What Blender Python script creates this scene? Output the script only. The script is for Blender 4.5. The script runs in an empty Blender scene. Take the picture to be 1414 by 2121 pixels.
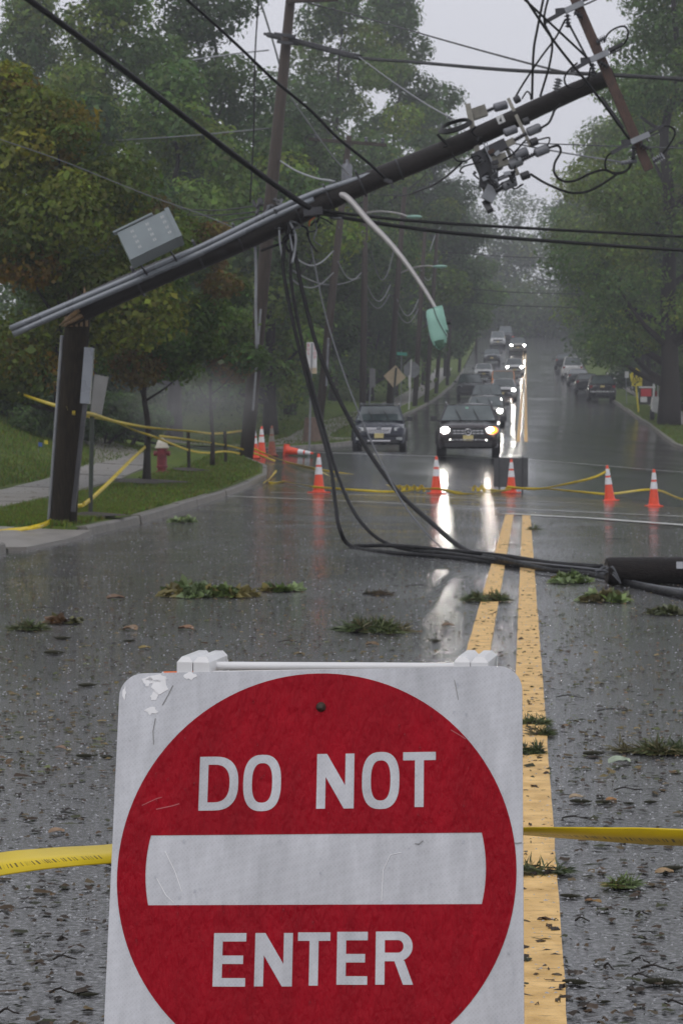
import bpy, math, random
import numpy as np
from mathutils import Vector, Matrix
from mathutils.geometry import tessellate_polygon

R = math.radians
random.seed(7)
rng = np.random.default_rng(11)
scene = bpy.context.scene
col = scene.collection

# ------------------------------------------------------------------ camera
F, CX, CY = 4713.3, 707.0, 1060.5          # focal length and centre in the photograph's pixels
YAW, PIT = R(4.61), R(1.67)
CAM = Vector((0.13, 0.0, 1.25))
cd = bpy.data.cameras.new('camera')
cam = bpy.data.objects.new('camera', cd)
col.objects.link(cam)
cam.location = CAM
cam.rotation_euler = (R(90) - PIT, 0, YAW)
cd.sensor_fit = 'VERTICAL'
cd.sensor_height = 36
cd.lens = 80
cd.clip_start = 0.1
cd.clip_end = 3000
cd.dof.use_dof = True
cd.dof.focus_distance = 3.5
cd.dof.aperture_fstop = 30
scene.camera = cam

# ------------------------------------------------------------------ sky, sun, exposure
SUN_EL, SUN_ROT = R(52), R(205)
w = bpy.data.worlds.new('World')
scene.world = w
w.use_nodes = True
nt = w.node_tree
nt.nodes.clear()
sky = nt.nodes.new('ShaderNodeTexSky')
sky.sky_type = 'NISHITA'
sky.sun_disc = False
sky.sun_elevation = SUN_EL
sky.sun_rotation = SUN_ROT
sky.dust_density = 4
mx = nt.nodes.new('ShaderNodeMixRGB')
mx.inputs[0].default_value = 0.93           # a closed rain cloud: almost even grey
mx.inputs[2].default_value = (8.0, 8.05, 8.7, 1)
bg = nt.nodes.new('ShaderNodeBackground')
bg.inputs[1].default_value = 0.1
out = nt.nodes.new('ShaderNodeOutputWorld')
nt.links.new(sky.outputs[0], mx.inputs[1])
nt.links.new(mx.outputs[0], bg.inputs[0])
nt.links.new(bg.outputs[0], out.inputs[0])
sl = bpy.data.lights.new('sun', 'SUN')
sl.energy = 0.5
sl.angle = R(30)
sl.color = (1, 0.97, 0.93)
sun = bpy.data.objects.new('sun', sl)
col.objects.link(sun)
sun.rotation_euler = (R(90) - SUN_EL, 0, R(180) - SUN_ROT)
scene.view_settings.view_transform = 'Standard'
scene.view_settings.look = 'None'
scene.view_settings.exposure = 0.0
scene.view_settings.gamma = 1
scene.view_settings.use_curve_mapping = False
scene.cycles.max_bounces = 5
scene.cycles.transparent_max_bounces = 8
scene.cycles.volume_bounces = 0
scene.cycles.use_denoising = True
scene.cycles.sample_clamp_indirect = 6

# ------------------------------------------------------------------ the lie of the land
_ky = [-30, 50, 56, 60, 64, 68, 71, 76, 82, 90, 105, 130, 162, 200, 229, 277, 320, 400, 520, 700]
_kz = [0, 0, .01, .07, .3, .66, .88, 1.05, 1.2, 1.48, 2.1, 3.1, 4.4, 6.4, 8.3, 12.5, 16.2, 21, 26, 30]
_ty = np.arange(-30, 700, 0.5)
_tz = np.interp(_ty, _ky, _kz)
_k = np.ones(9) / 9
_tz[5:-5] = np.convolve(_tz, _k, 'same')[5:-5]
_lY, _lS = [-30, 36, 44, 50, 57, 64, 72, 78, 90, 104, 700], [0, 0, .015, .03, .055, .06, .03, -.02, -.03, 0, 0]
_rY, _rS = [-30, 36, 50, 59, 90, 115, 170, 700], [0, 0, .03, .085, .09, .05, 0, 0]


def zr(x, y):
    """height of the road surface"""
    z = float(np.interp(y, _ty, _tz))
    if x < 0:
        return z + float(np.interp(y, _lY, _lS)) * min(-x, 14)
    return z - float(np.interp(y, _rY, _rS)) * min(x, 14)


def kerb_left(y):
    return -float(np.interp(y, [-30, 30, 58, 62, 65, 67.5, 69, 83, 84.5, 87, 91, 100, 700],
                            [5.75, 5.85, 6.45, 6.9, 8.0, 10.5, 14, 14, 10, 7.6, 6.5, 6.3, 6.3]))


def kerb_right(y):
    return float(np.interp(y, [-30, 58, 62, 66, 68, 84, 86, 90, 96, 700], [6.2, 6.2, 7, 9.5, 14, 14, 9.5, 7, 6.25, 6.25]))


def smooth(a, b, t):
    t = min(1, max(0, (t - a) / (b - a)))
    return t * t * (3 - 2 * t)


def zl(x, y):
    """height of lawns and verges"""
    z = zr(x, y) + .14
    if x < 0 and 25.9 < y < 31.0:
        z -= .13 * smooth(7.9, 5.9, -x) * smooth(26.0, 26.5, y) * smooth(30.95, 30.5, y)
    if x < -10.6:
        up = smooth(-10.6, -19, x) * 2.0 * smooth(20, 40, y)
        z += up * (1 - .4 * smooth(66, 80, y))
    if x > 9:
        z += smooth(9, 18, x) * 1.0
    return z


Rm = cam.rotation_euler.to_matrix()


def ray(u, v):
    return Rm @ Vector(((u - CX) / F, -(v - CY) / F, -1))


def P(u, v, d):
    return CAM + ray(u, v) * d


def PY(u, v, Y):
    r = ray(u, v)
    return CAM + r * (Y / r.y)


def G(u, Y, lawn=False):
    v = 950
    for _ in range(6):
        p = PY(u, v, Y)
        z = zl(p.x, p.y) if lawn else zr(p.x, p.y)
        v -= (z - p.z) * F / Y
    p.z = z
    return p


def Gv(u, v, lawn=False):
    f = zl if lawn else zr
    r = ray(u, v)
    t = 3.0
    while t < 500:
        p = CAM + r * t
        if p.z <= f(p.x, p.y):
            break
        t += 0.25
    lo, hi = t - .25, t
    for _ in range(20):
        m = (lo + hi) / 2
        p = CAM + r * m
        if p.z <= f(p.x, p.y):
            hi = m
        else:
            lo = m
    p = CAM + r * hi
    p.z = f(p.x, p.y)
    return p


# ------------------------------------------------------------------ materials
M = {}


def node(t, k, **kw):
    n = t.nodes.new(k)
    for a, b in kw.items():
        setattr(n, a, b)
    return n


def mat(name, c, rough=.5, metal=0, var=.2, scale=6, bump=0, bscale=40, stretch=(1, 1, 1), spec=.5, c2=None,
        emit=0, ecol=None, coat=0, rvar=0.1, detail=6, coords='Object'):
    m = bpy.data.materials.new(name)
    m.use_nodes = True
    t = m.node_tree
    b = t.nodes['Principled BSDF']
    tc = node(t, 'ShaderNodeTexCoord')
    mp = node(t, 'ShaderNodeMapping')
    mp.inputs['Scale'].default_value = stretch
    t.links.new(tc.outputs[coords], mp.inputs[0])
    nz = node(t, 'ShaderNodeTexNoise')
    nz.inputs['Scale'].default_value = scale
    nz.inputs['Detail'].default_value = detail
    t.links.new(mp.outputs[0], nz.inputs['Vector'])
    rp = node(t, 'ShaderNodeValToRGB')
    rp.color_ramp.elements[0].position = .3
    rp.color_ramp.elements[1].position = .7
    a = [max(0, x * (1 - var)) for x in c]
    d = c2 if c2 else [min(1, x * (1 + var)) for x in c]
    rp.color_ramp.elements[0].color = (*a, 1)
    rp.color_ramp.elements[1].color = (*d, 1)
    t.links.new(nz.outputs[0], rp.inputs[0])
    t.links.new(rp.outputs[0], b.inputs['Base Color'])
    mr = node(t, 'ShaderNodeMapRange')
    mr.inputs[1].default_value = .3
    mr.inputs[2].default_value = .7
    mr.inputs[3].default_value = max(.02, rough - rvar)
    mr.inputs[4].default_value = min(1, rough + rvar)
    t.links.new(nz.outputs[0], mr.inputs[0])
    t.links.new(mr.outputs[0], b.inputs['Roughness'])
    b.inputs['Metallic'].default_value = metal
    b.inputs['Specular IOR Level'].default_value = spec
    b.inputs['Coat Weight'].default_value = coat
    if bump:
        n2 = node(t, 'ShaderNodeTexNoise')
        n2.inputs['Scale'].default_value = bscale
        n2.inputs['Detail'].default_value = 4
        t.links.new(mp.outputs[0], n2.inputs['Vector'])
        bp = node(t, 'ShaderNodeBump')
        bp.inputs['Strength'].default_value = min(1, bump)
        bp.inputs['Distance'].default_value = .02
        t.links.new(n2.outputs[0], bp.inputs['Height'])
        t.links.new(bp.outputs[0], b.inputs['Normal'])
    if emit:
        b.inputs['Emission Color'].default_value = (*(ecol or c), 1)
        b.inputs['Emission Strength'].default_value = emit
    M[name] = m
    return m


def leaf_mat(name, gloss=.12, trans=.42):
    m = bpy.data.materials.new(name)
    m.use_nodes = True
    t = m.node_tree
    t.nodes.clear()
    o = node(t, 'ShaderNodeOutputMaterial')
    at = node(t, 'ShaderNodeAttribute', attribute_name='col')
    oi = node(t, 'ShaderNodeObjectInfo')
    mr = node(t, 'ShaderNodeMapRange')
    mr.inputs[3].default_value = .78
    mr.inputs[4].default_value = 1.2
    t.links.new(oi.outputs['Random'], mr.inputs[0])
    mu = node(t, 'ShaderNodeVectorMath', operation='SCALE')
    t.links.new(at.outputs['Color'], mu.inputs[0])
    t.links.new(mr.outputs[0], mu.inputs['Scale'])
    df = node(t, 'ShaderNodeBsdfDiffuse')
    tr = node(t, 'ShaderNodeBsdfTranslucent')
    gl = node(t, 'ShaderNodeBsdfGlossy')
    gl.inputs['Roughness'].default_value = .35
    gl.inputs['Color'].default_value = (.5, .5, .5, 1)
    t.links.new(mu.outputs[0], df.inputs['Color'])
    t.links.new(mu.outputs[0], tr.inputs['Color'])
    m1 = node(t, 'ShaderNodeMixShader')
    m1.inputs[0].default_value = trans
    t.links.new(df.outputs[0], m1.inputs[1])
    t.links.new(tr.outputs[0], m1.inputs[2])
    m2 = node(t, 'ShaderNodeMixShader')
    m2.inputs[0].default_value = gloss
    t.links.new(m1.outputs[0], m2.inputs[1])
    t.links.new(gl.outputs[0], m2.inputs[2])
    t.links.new(m2.outputs[0], o.inputs[0])
    M[name] = m
    return m


def wet_road():
    m = bpy.data.materials.new('wet_asphalt')
    m.use_nodes = True
    t = m.node_tree
    b = t.nodes['Principled BSDF']
    tc = node(t, 'ShaderNodeTexCoord')
    big = node(t, 'ShaderNodeTexNoise')
    big.inputs['Scale'].default_value = .35
    big.inputs['Detail'].default_value = 5
    t.links.new(tc.outputs['Object'], big.inputs['Vector'])
    fine = node(t, 'ShaderNodeTexNoise')
    fine.inputs['Scale'].default_value = 60
    fine.inputs['Detail'].default_value = 3
    t.links.new(tc.outputs['Object'], fine.inputs['Vector'])
    rp = node(t, 'ShaderNodeValToRGB')
    rp.color_ramp.elements[0].position = .46
    rp.color_ramp.elements[0].color = (.008, .008, .009, 1)
    rp.color_ramp.elements[1].position = .68
    rp.color_ramp.elements[1].color = (.2, .2, .21, 1)
    t.links.new(fine.outputs[0], rp.inputs[0])
    t.links.new(rp.outputs[0], b.inputs['Base Color'])
    mr = node(t, 'ShaderNodeMapRange')
    mr.inputs[1].default_value = .38
    mr.inputs[2].default_value = .62
    mr.inputs[3].default_value = .04
    mr.inputs[4].default_value = .16
    t.links.new(big.outputs[0], mr.inputs[0])
    t.links.new(mr.outputs[0], b.inputs['Coat Roughness'])
    b.inputs['Roughness'].default_value = .38
    b.inputs['Coat Weight'].default_value = 1
    b.inputs['Coat IOR'].default_value = 1.75
    # wind ripples in the film of water, raindrop rings and the stone grain under it
    rip = node(t, 'ShaderNodeTexNoise')
    rip.inputs['Scale'].default_value = 26
    rip.inputs['Detail'].default_value = 6
    rip.inputs['Roughness'].default_value = .75
    mp = node(t, 'ShaderNodeMapping')
    mp.inputs['Scale'].default_value = (.55, 1, 1)
    t.links.new(tc.outputs['Object'], mp.inputs[0])
    t.links.new(mp.outputs[0], rip.inputs['Vector'])
    vor = node(t, 'ShaderNodeTexVoronoi')
    vor.inputs['Scale'].default_value = 9
    t.links.new(tc.outputs['Object'], vor.inputs['Vector'])
    sn = node(t, 'ShaderNodeMath', operation='SINE')
    mu = node(t, 'ShaderNodeMath', operation='MULTIPLY')
    mu.inputs[1].default_value = 45
    t.links.new(vor.outputs['Distance'], mu.inputs[0])
    t.links.new(mu.outputs[0], sn.inputs[0])
    fall = node(t, 'ShaderNodeMapRange')
    fall.inputs[1].default_value = .0
    fall.inputs[2].default_value = .35
    fall.inputs[3].default_value = .12
    fall.inputs[4].default_value = 0
    t.links.new(vor.outputs['Distance'], fall.inputs[0])
    m2 = node(t, 'ShaderNodeMath', operation='MULTIPLY')
    t.links.new(sn.outputs[0], m2.inputs[0])
    t.links.new(fall.outputs[0], m2.inputs[1])
    ad = node(t, 'ShaderNodeMath', operation='ADD')
    t.links.new(rip.outputs[0], ad.inputs[0])
    t.links.new(m2.outputs[0], ad.inputs[1])
    ad2 = node(t, 'ShaderNodeMath', operation='MULTIPLY_ADD')
    t.links.new(fine.outputs[0], ad2.inputs[0])
    ad2.inputs[1].default_value = .3
    t.links.new(ad.outputs[0], ad2.inputs[2])
    bp = node(t, 'ShaderNodeBump')
    bp.inputs['Strength'].default_value = .5
    bp.inputs['Distance'].default_value = .013
    t.links.new(ad2.outputs[0], bp.inputs['Height'])
    t.links.new(bp.outputs[0], b.inputs['Normal'])
    film = node(t, 'ShaderNodeBump')                    # the water film is flatter than the stones under it
    film.inputs['Strength'].default_value = .19
    film.inputs['Distance'].default_value = .012
    t.links.new(ad2.outputs[0], film.inputs['Height'])
    t.links.new(film.outputs[0], b.inputs['Coat Normal'])
    b.inputs['Specular IOR Level'].default_value = .12
    M['wet_asphalt'] = m


wet_road()
mat('grass', (.065, .12, .012), .8, var=.4, scale=2.2, bump=.6, bscale=45, c2=(.12, .165, .018), spec=.15)
mat('bank_grass', (.05, .062, .02), .7, var=.4, scale=1.2, bump=.6, bscale=40, c2=(.085, .08, .03))
mat('soil', (.03, .022, .016), .7, var=.5, scale=6, bump=.8, bscale=20)
mat('concrete', (.24, .225, .205), .42, var=.25, scale=3, bump=.25, bscale=70)
mat('kerb_concrete', (.16, .15, .13), .5, var=.5, scale=4, bump=.4, bscale=50)
mat('yellow_paint', (.74, .45, .14), .45, var=.2, scale=9, c2=(.9, .6, .25), bump=.5, bscale=90, rvar=.1, spec=.15)
mat('white_paint', (.55, .55, .52), .35, var=.35, scale=4, bump=.3, bscale=90)
mat('sign_film', (.56, .57, .6), .5, var=.08, scale=5, bump=.0, spec=.25)
mat('sign_red', (.33, .004, .014), .36, var=.08, scale=4, stretch=(5, 5, 1), bump=.55, bscale=24, spec=.1)
mat('white_plastic', (.74, .74, .74), .35, var=.06, scale=8)
mat('torn_film', (.82, .82, .83), .6, var=.1, scale=30)
mat('aluminium', (.42, .43, .45), .4, metal=.8, var=.15)
mat('orange_film', (.75, .16, .03), .4, var=.15)
mat('rust', (.05, .025, .015), .6, var=.5, scale=60, bump=.5, bscale=80)
mat('pole_wood', (.021, .016, .01), .7, spec=.12, var=.75, scale=5, stretch=(9, 9, .6), bump=.7, bscale=16)
mat('pole_wood_lying', (.014, .011, .01), .45, spec=.25, var=.5, scale=6, stretch=(1, 9, 9), bump=.6, bscale=14)
mat('old_pole_wood', (.048, .035, .027), .6, spec=.25, var=.4, scale=4, stretch=(9, 9, .5), bump=.5, bscale=16)
mat('splinter_wood', (.22, .14, .07), .6, var=.4, scale=20, stretch=(4, 4, 1))
mat('pipe_grey', (.2, .215, .24), .3, metal=.35, var=.15, scale=3)
mat('cabinet_grey', (.27, .31, .33), .38, var=.12, scale=4, metal=.1)
mat('dark_steel', (.05, .05, .055), .45, metal=.5, var=.3)
mat('grey_steel', (.26, .27, .29), .4, metal=.4, var=.2)
mat('fibreglass', (.19, .18, .15), .45, var=.25, scale=10)
mat('porcelain', (.15, .155, .175), .25, var=.12)
mat('cable_black', (.008, .008, .009), .5, spec=.2, var=.3, scale=10, bump=.2, bscale=60)
mat('cable_grey', (.09, .095, .105), .4, var=.2)
mat('cable_pale', (.24, .25, .27), .4, var=.2)
mat('copper', (.5, .16, .07), .4, metal=.7, var=.2)
mat('lamp_green', (.25, .46, .38), .38, var=.12, scale=5)
mat('lamp_lens', (.34, .52, .46), .2, var=.1)
mat('lamp_arm', (.42, .4, .4), .4, metal=.3, var=.15)
mat('cone_orange', (.85, .085, .03), .4, var=.1, scale=12)
mat('cone_white', (.78, .78, .8), .35, var=.12, scale=20)
mat('cone_dirty', (.25, .07, .035), .55, var=.4, scale=12)
mat('hydrant_red', (.2, .018, .028), .4, var=.3, scale=12)
mat('hydrant_white', (.6, .56, .48), .45, var=.2, scale=12)
mat('bark', (.028, .023, .019), .7, spec=.2, var=.45, scale=4, stretch=(5, 5, .7), bump=.9, bscale=9)
mat('grey_post', (.2, .21, .22), .45, metal=.4, var=.2)
mat('green_post', (.03, .04, .03), .5, var=.3)
mat('sign_back', (.21, .21, .21), .45, metal=.3, var=.12)
mat('tan_sign', (.5, .4, .26), .5, var=.12)
mat('white_sign', (.62, .62, .62), .45, var=.1)
mat('sign_red_ink', (.5, .03, .04), .4, var=.1)
mat('street_sign_green', (.05, .3, .22), .4, var=.1)
mat('school_yellow', (.62, .52, .03), .4, var=.1)
mat('black_ink', (.012, .012, .012), .5, var=.1)
mat('stump_wood', (.13, .08, .055), .6, var=.4, scale=5, stretch=(5, 5, .7), bump=.8, bscale=8)
mat('tyre', (.012, .012, .013), .6, var=.3, scale=20)
mat('rim', (.2, .2, .21), .35, metal=.8, var=.15)
mat('glass_dark', (.045, .065, .066), .08, var=.25, scale=2, spec=.9, rvar=.03, c2=(.08, .105, .105))
mat('chrome', (.6, .6, .62), .22, metal=.9, var=.08)
mat('plate_cream', (.62, .52, .22), .4, var=.15, scale=25)
mat('black_trim', (.014, .014, .016), .45, var=.2)
mat('headlight_glass', (.42, .44, .44), .12, var=.15, spec=.9)
mat('headlight_on', (1, .96, .88), .3, var=.02, emit=160, ecol=(1, .95, .86))
mat('headlight_far', (1, .96, .88), .3, var=.02, emit=110, ecol=(1, .95, .86))
mat('amber_on', (1, .4, .05), .3, var=.02, emit=3.2, ecol=(1, .27, .03))
mat('tail_red', (.25, .01, .01), .2, var=.1)
mat('flag_blue', (.03, .1, .4), .5, var=.1)
for nm, c in dict(navy=(.012, .016, .03), brown=(.02, .015, .017), slate=(.05, .06, .068), silver=(.5, .5, .51),
                  greybeige=(.19, .19, .18), orange=(.5, .17, .02), white=(.62, .62, .62), black=(.012, .013, .015),
                  charcoal=(.03, .034, .038), grey=(.12, .13, .14), tan=(.3, .29, .26)).items():
    mat('paint_' + nm, c, .22, var=.12, scale=3, coat=.25, spec=.35, metal=.25 if nm in ('silver', 'slate', 'grey') else 0)
leaf_mat('leaves', .03)
leaf_mat('debris', .08, .1)
leaf_mat('grass_blades', .03, .3)


def tape_mat():
    m = mat('caution_tape', (.68, .5, .005), .35, var=.12, scale=7)
    t = m.node_tree
    b = t.nodes['Principled BSDF']
    uv = node(t, 'ShaderNodeUVMap')
    sp = node(t, 'ShaderNodeSeparateXYZ')
    t.links.new(uv.outputs[0], sp.inputs[0])
    nz = node(t, 'ShaderNodeTexNoise', noise_dimensions='1D')
    nz.inputs['Scale'].default_value = 260
    nz.inputs['Detail'].default_value = 2
    t.links.new(sp.outputs[0], nz.inputs['W'])
    g1 = node(t, 'ShaderNodeMath', operation='GREATER_THAN')
    g1.inputs[1].default_value = .56
    t.links.new(nz.outputs[0], g1.inputs[0])
    # words: on for 30 cm in every 42 cm, and only in the middle band of the tape
    fr = node(t, 'ShaderNodeMath', operation='PINGPONG')
    fr.inputs[1].default_value = .2
    t.links.new(sp.outputs[0], fr.inputs[0])
    g2 = node(t, 'ShaderNodeMath', operation='GREATER_THAN')
    g2.inputs[1].default_value = .05
    t.links.new(fr.outputs[0], g2.inputs[0])
    ab = node(t, 'ShaderNodeMath', operation='COMPARE')
    ab.inputs[1].default_value = .32
    ab.inputs[2].default_value = .1
    t.links.new(sp.outputs[1], ab.inputs[0])
    a = node(t, 'ShaderNodeMath', operation='MULTIPLY')
    t.links.new(g1.outputs[0], a.inputs[0])
    t.links.new(g2.outputs[0], a.inputs[1])
    a2 = node(t, 'ShaderNodeMath', operation='MULTIPLY')
    t.links.new(a.outputs[0], a2.inputs[0])
    t.links.new(ab.outputs[0], a2.inputs[1])
    old = b.inputs['Base Color'].links[0].from_socket
    mixn = node(t, 'ShaderNodeMixRGB')
    t.links.new(a2.outputs[0], mixn.inputs[0])
    t.links.new(old, mixn.inputs[1])
    mixn.inputs[2].default_value = (.13, .09, .003, 1)
    t.links.new(mixn.outputs[0], b.inputs['Base Color'])


tape_mat()


def film_grid():
    """diamond cells and dirt of the reflective film"""
    for nm, amt in (('sign_film', .3), ('sign_red', .12)):
        t = M[nm].node_tree
        b = t.nodes['Principled BSDF']
        tc = node(t, 'ShaderNodeTexCoord')
        mp = node(t, 'ShaderNodeMapping')
        mp.inputs['Rotation'].default_value = (0, R(45), 0)
        mp.inputs['Scale'].default_value = (230, 230, 230)
        t.links.new(tc.outputs['Object'], mp.inputs[0])
        ck = node(t, 'ShaderNodeTexVoronoi', distance='CHEBYCHEV', feature='F1')
        ck.inputs['Randomness'].default_value = .15
        ck.inputs['Scale'].default_value = 1
        t.links.new(mp.outputs[0], ck.inputs['Vector'])
        sc = node(t, 'ShaderNodeTexNoise')
        sc.inputs['Scale'].default_value = 9
        sc.inputs['Detail'].default_value = 9
        sc.inputs['Roughness'].default_value = .7
        m2 = node(t, 'ShaderNodeMapping')
        m2.inputs['Scale'].default_value = (3.2, 1, .8)
        t.links.new(tc.outputs['Object'], m2.inputs[0])
        t.links.new(m2.outputs[0], sc.inputs['Vector'])
        ad = node(t, 'ShaderNodeMath', operation='MULTIPLY_ADD')
        t.links.new(ck.outputs['Distance'], ad.inputs[0])
        ad.inputs[1].default_value = amt
        r0 = node(t, 'ShaderNodeMapRange')
        r0.inputs[1].default_value = .3
        r0.inputs[2].default_value = .7
        r0.inputs[3].default_value = .74 - amt * .25
        r0.inputs[4].default_value = 1.06 - amt * .25
        t.links.new(sc.outputs[0], r0.inputs[0])
        t.links.new(r0.outputs[0], ad.inputs[2])
        old = b.inputs['Base Color'].links[0].from_socket
        mu = node(t, 'ShaderNodeVectorMath', operation='SCALE')
        t.links.new(old, mu.inputs[0])
        t.links.new(ad.outputs[0], mu.inputs['Scale'])
        t.links.new(mu.outputs[0], b.inputs['Base Color'])


film_grid()


def worn_paint():
    """cracks and bare patches in the yellow lines"""
    t = M['yellow_paint'].node_tree
    b = t.nodes['Principled BSDF']
    tc = node(t, 'ShaderNodeTexCoord')
    mp = node(t, 'ShaderNodeMapping')
    mp.inputs['Scale'].default_value = (5, 45, 1)
    t.links.new(tc.outputs['Object'], mp.inputs[0])
    nz = node(t, 'ShaderNodeTexNoise')
    nz.inputs['Scale'].default_value = 1.6
    nz.inputs['Detail'].default_value = 7
    nz.inputs['Roughness'].default_value = .7
    t.links.new(mp.outputs[0], nz.inputs['Vector'])
    rp = node(t, 'ShaderNodeValToRGB')
    rp.color_ramp.elements[0].position = .34
    rp.color_ramp.elements[0].color = (1, 1, 1, 1)
    rp.color_ramp.elements[1].position = .43
    rp.color_ramp.elements[1].color = (0, 0, 0, 1)
    t.links.new(nz.outputs[0], rp.inputs[0])
    old = b.inputs['Base Color'].links[0].from_socket
    mixn = node(t, 'ShaderNodeMixRGB')
    t.links.new(rp.outputs[0], mixn.inputs[0])
    t.links.new(old, mixn.inputs[1])
    mixn.inputs[2].default_value = (.12, .08, .04, 1)
    t.links.new(mixn.outputs[0], b.inputs['Base Color'])


worn_paint()


# ------------------------------------------------------------------ mesh helpers
class MB:
    def __init__(s):
        s.v, s.f, s.uv = [], [], None

    def quad(s, *pts):
        n = len(s.v)
        s.v += [tuple(p) for p in pts]
        s.f.append(tuple(range(n, n + len(pts))))
        return s

    def hexa(s, c):
        """eight corners: four of one face, then the four opposite"""
        n = len(s.v)
        s.v += [tuple(p) for p in c]
        s.f += [tuple(n + i for i in q) for q in ((0, 3, 2, 1), (4, 5, 6, 7), (0, 1, 5, 4), (1, 2, 6, 5), (2, 3, 7, 6), (3, 0, 4, 7))]
        return s

    def box(s, c, size, m=None):
        x, y, z = [a / 2 for a in size]
        pts = [Vector(p) for p in ((-x, -y, -z), (x, -y, -z), (x, y, -z), (-x, y, -z), (-x, -y, z), (x, -y, z), (x, y, z), (-x, y, z))]
        c = Vector(c)
        return s.hexa([c + (m @ p if m else p) for p in pts])

    def bar(s, a, b, w, h, upv=(0, 0, 1)):
        a, b = Vector(a), Vector(b)
        d = (b - a).normalized()
        u = Vector(upv)
        r = d.cross(u)
        if r.length < 1e-4:
            r = d.cross(Vector((1, 0, 0)))
        r.normalize()
        u = r.cross(d)
        r *= w / 2
        u *= h / 2
        return s.hexa([a - r - u, a + r - u, a + r + u, a - r + u, b - r - u, b + r - u, b + r + u, b - r + u])

    def tube(s, pts, rad, n=8, cap=True):
        pts = [Vector(p) for p in pts]
        if not hasattr(rad, '__len__'):
            rad = [rad] * len(pts)
        base = len(s.v)
        prev = None
        for i, p in enumerate(pts):
            d = (pts[min(i + 1, len(pts) - 1)] - pts[max(i - 1, 0)])
            d = d.normalized() if d.length > 1e-9 else Vector((0, 0, 1))
            if prev is None:
                r = d.cross(Vector((0, 0, 1)))
                if r.length < 1e-3:
                    r = d.cross(Vector((0, 1, 0)))
            else:
                r = prev - d * prev.dot(d)
                if r.length < 1e-6:
                    r = d.cross(Vector((0, 1, .3)))
            r.normalize()
            prev = r
            q = d.cross(r)
            for k in range(n):
                a = 2 * math.pi * k / n
                s.v.append(tuple(p + (r * math.cos(a) + q * math.sin(a)) * rad[i]))
        for i in range(len(pts) - 1):
            for k in range(n):
                k2 = (k + 1) % n
                s.f.append((base + i * n + k, base + i * n + k2, base + (i + 1) * n + k2, base + (i + 1) * n + k))
        if cap:
            s.f.append(tuple(base + k for k in range(n))[::-1])
            s.f.append(tuple(base + (len(pts) - 1) * n + k for k in range(n)))
        return s

    def lathe(s, prof, n=16, m=None, c=(0, 0, 0)):
        base = len(s.v)
        c = Vector(c)
        for r, z in prof:
            for k in range(n):
                a = 2 * math.pi * k / n
                p = Vector((r * math.cos(a), r * math.sin(a), z))
                s.v.append(tuple(c + (m @ p if m else p)))
        for i in range(len(prof) - 1):
            for k in range(n):
                k2 = (k + 1) % n
                s.f.append((base + i * n + k, base + i * n + k2, base + (i + 1) * n + k2, base + (i + 1) * n + k))
        s.f.append(tuple(base + k for k in range(n))[::-1])
        s.f.append(tuple(base + (len(prof) - 1) * n + k for k in range(n)))
        return s

    def prism(s, loops, t, fn):
        """loops: outer outline and holes in 2D; fn(x, y, depth) gives the point; thickness t"""
        tri = tessellate_polygon([[Vector((x, y, 0)) for x, y in lp] for lp in loops])
        flat = [p for lp in loops for p in lp]
        n = len(s.v)
        s.v += [tuple(fn(x, y, 0)) for x, y in flat]
        k = len(flat)
        s.v += [tuple(fn(x, y, t)) for x, y in flat]
        for a in tri:
            s.f.append(tuple(n + i for i in a))
            s.f.append(tuple(n + k + i for i in reversed(a)))
        o = 0
        for lp in loops:
            m = len(lp)
            for i in range(m):
                j = (i + 1) % m
                s.f.append((n + o + i, n + o + j, n + k + o + j, n + k + o + i))
            o += m
        return s

    def build(s, name, material, parent=None, smoothed=False, world=False):
        me = bpy.data.meshes.new(name)
        vs = s.v
        if world and parent is not None:
            L = parent_origin(parent)
            vs = [(x - L.x, y - L.y, z - L.z) for x, y, z in s.v]
        me.from_pydata(vs, [], s.f)
        me.materials.append(M[material] if isinstance(material, str) else material)
        if smoothed:
            me.polygons.foreach_set('use_smooth', [True] * len(me.polygons))
            if smoothed != 'full':
                try:
                    me.set_sharp_from_angle(angle=R(40))
                except Exception:
                    pass
        me.update()
        o = bpy.data.objects.new(name, me)
        col.objects.link(o)
        o.parent = parent
        return o


def parent_origin(o):
    L = Vector((0, 0, 0))
    while o is not None:
        L += o.location
        o = o.parent
    return L


def fix_normals(o):
    import bmesh
    bm = bmesh.new()
    bm.from_mesh(o.data)
    bmesh.ops.recalc_face_normals(bm, faces=bm.faces)
    bm.to_mesh(o.data)
    bm.free()


def tag(o, label, cat, group=None, kind=None):
    o['label'] = label
    o['category'] = cat
    if group:
        o['group'] = group
    if kind:
        o['kind'] = kind
    return o


def thing(name, label, cat, loc=(0, 0, 0), rz=0, group=None):
    o = bpy.data.objects.new(name, None)
    col.objects.link(o)
    o.empty_display_size = .2
    o.location = loc
    o.rotation_euler = (0, 0, rz)
    return tag(o, label, cat, group)


def structure(o):
    o['kind'] = 'structure'
    return o


def copy_tree(o, parent=None):
    c = o.copy()
    col.objects.link(c)
    c.parent = parent
    for ch in list(o.children):
        copy_tree(ch, c)
    return c


def spline(pts, n=8):
    """Catmull-Rom through the points"""
    pts = [Vector(p) for p in pts]
    q = [pts[0] * 2 - pts[1]] + pts + [pts[-1] * 2 - pts[-2]]
    res = []
    for i in range(1, len(q) - 2):
        for k in range(n):
            t = k / n
            a, b, c, d = q[i - 1], q[i], q[i + 1], q[i + 2]
            res.append(.5 * ((2 * b) + (c - a) * t + (2 * a - 5 * b + 4 * c - d) * t * t + (3 * b - a - 3 * c + d) * t ** 3))
    res.append(pts[-1])
    return res


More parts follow.
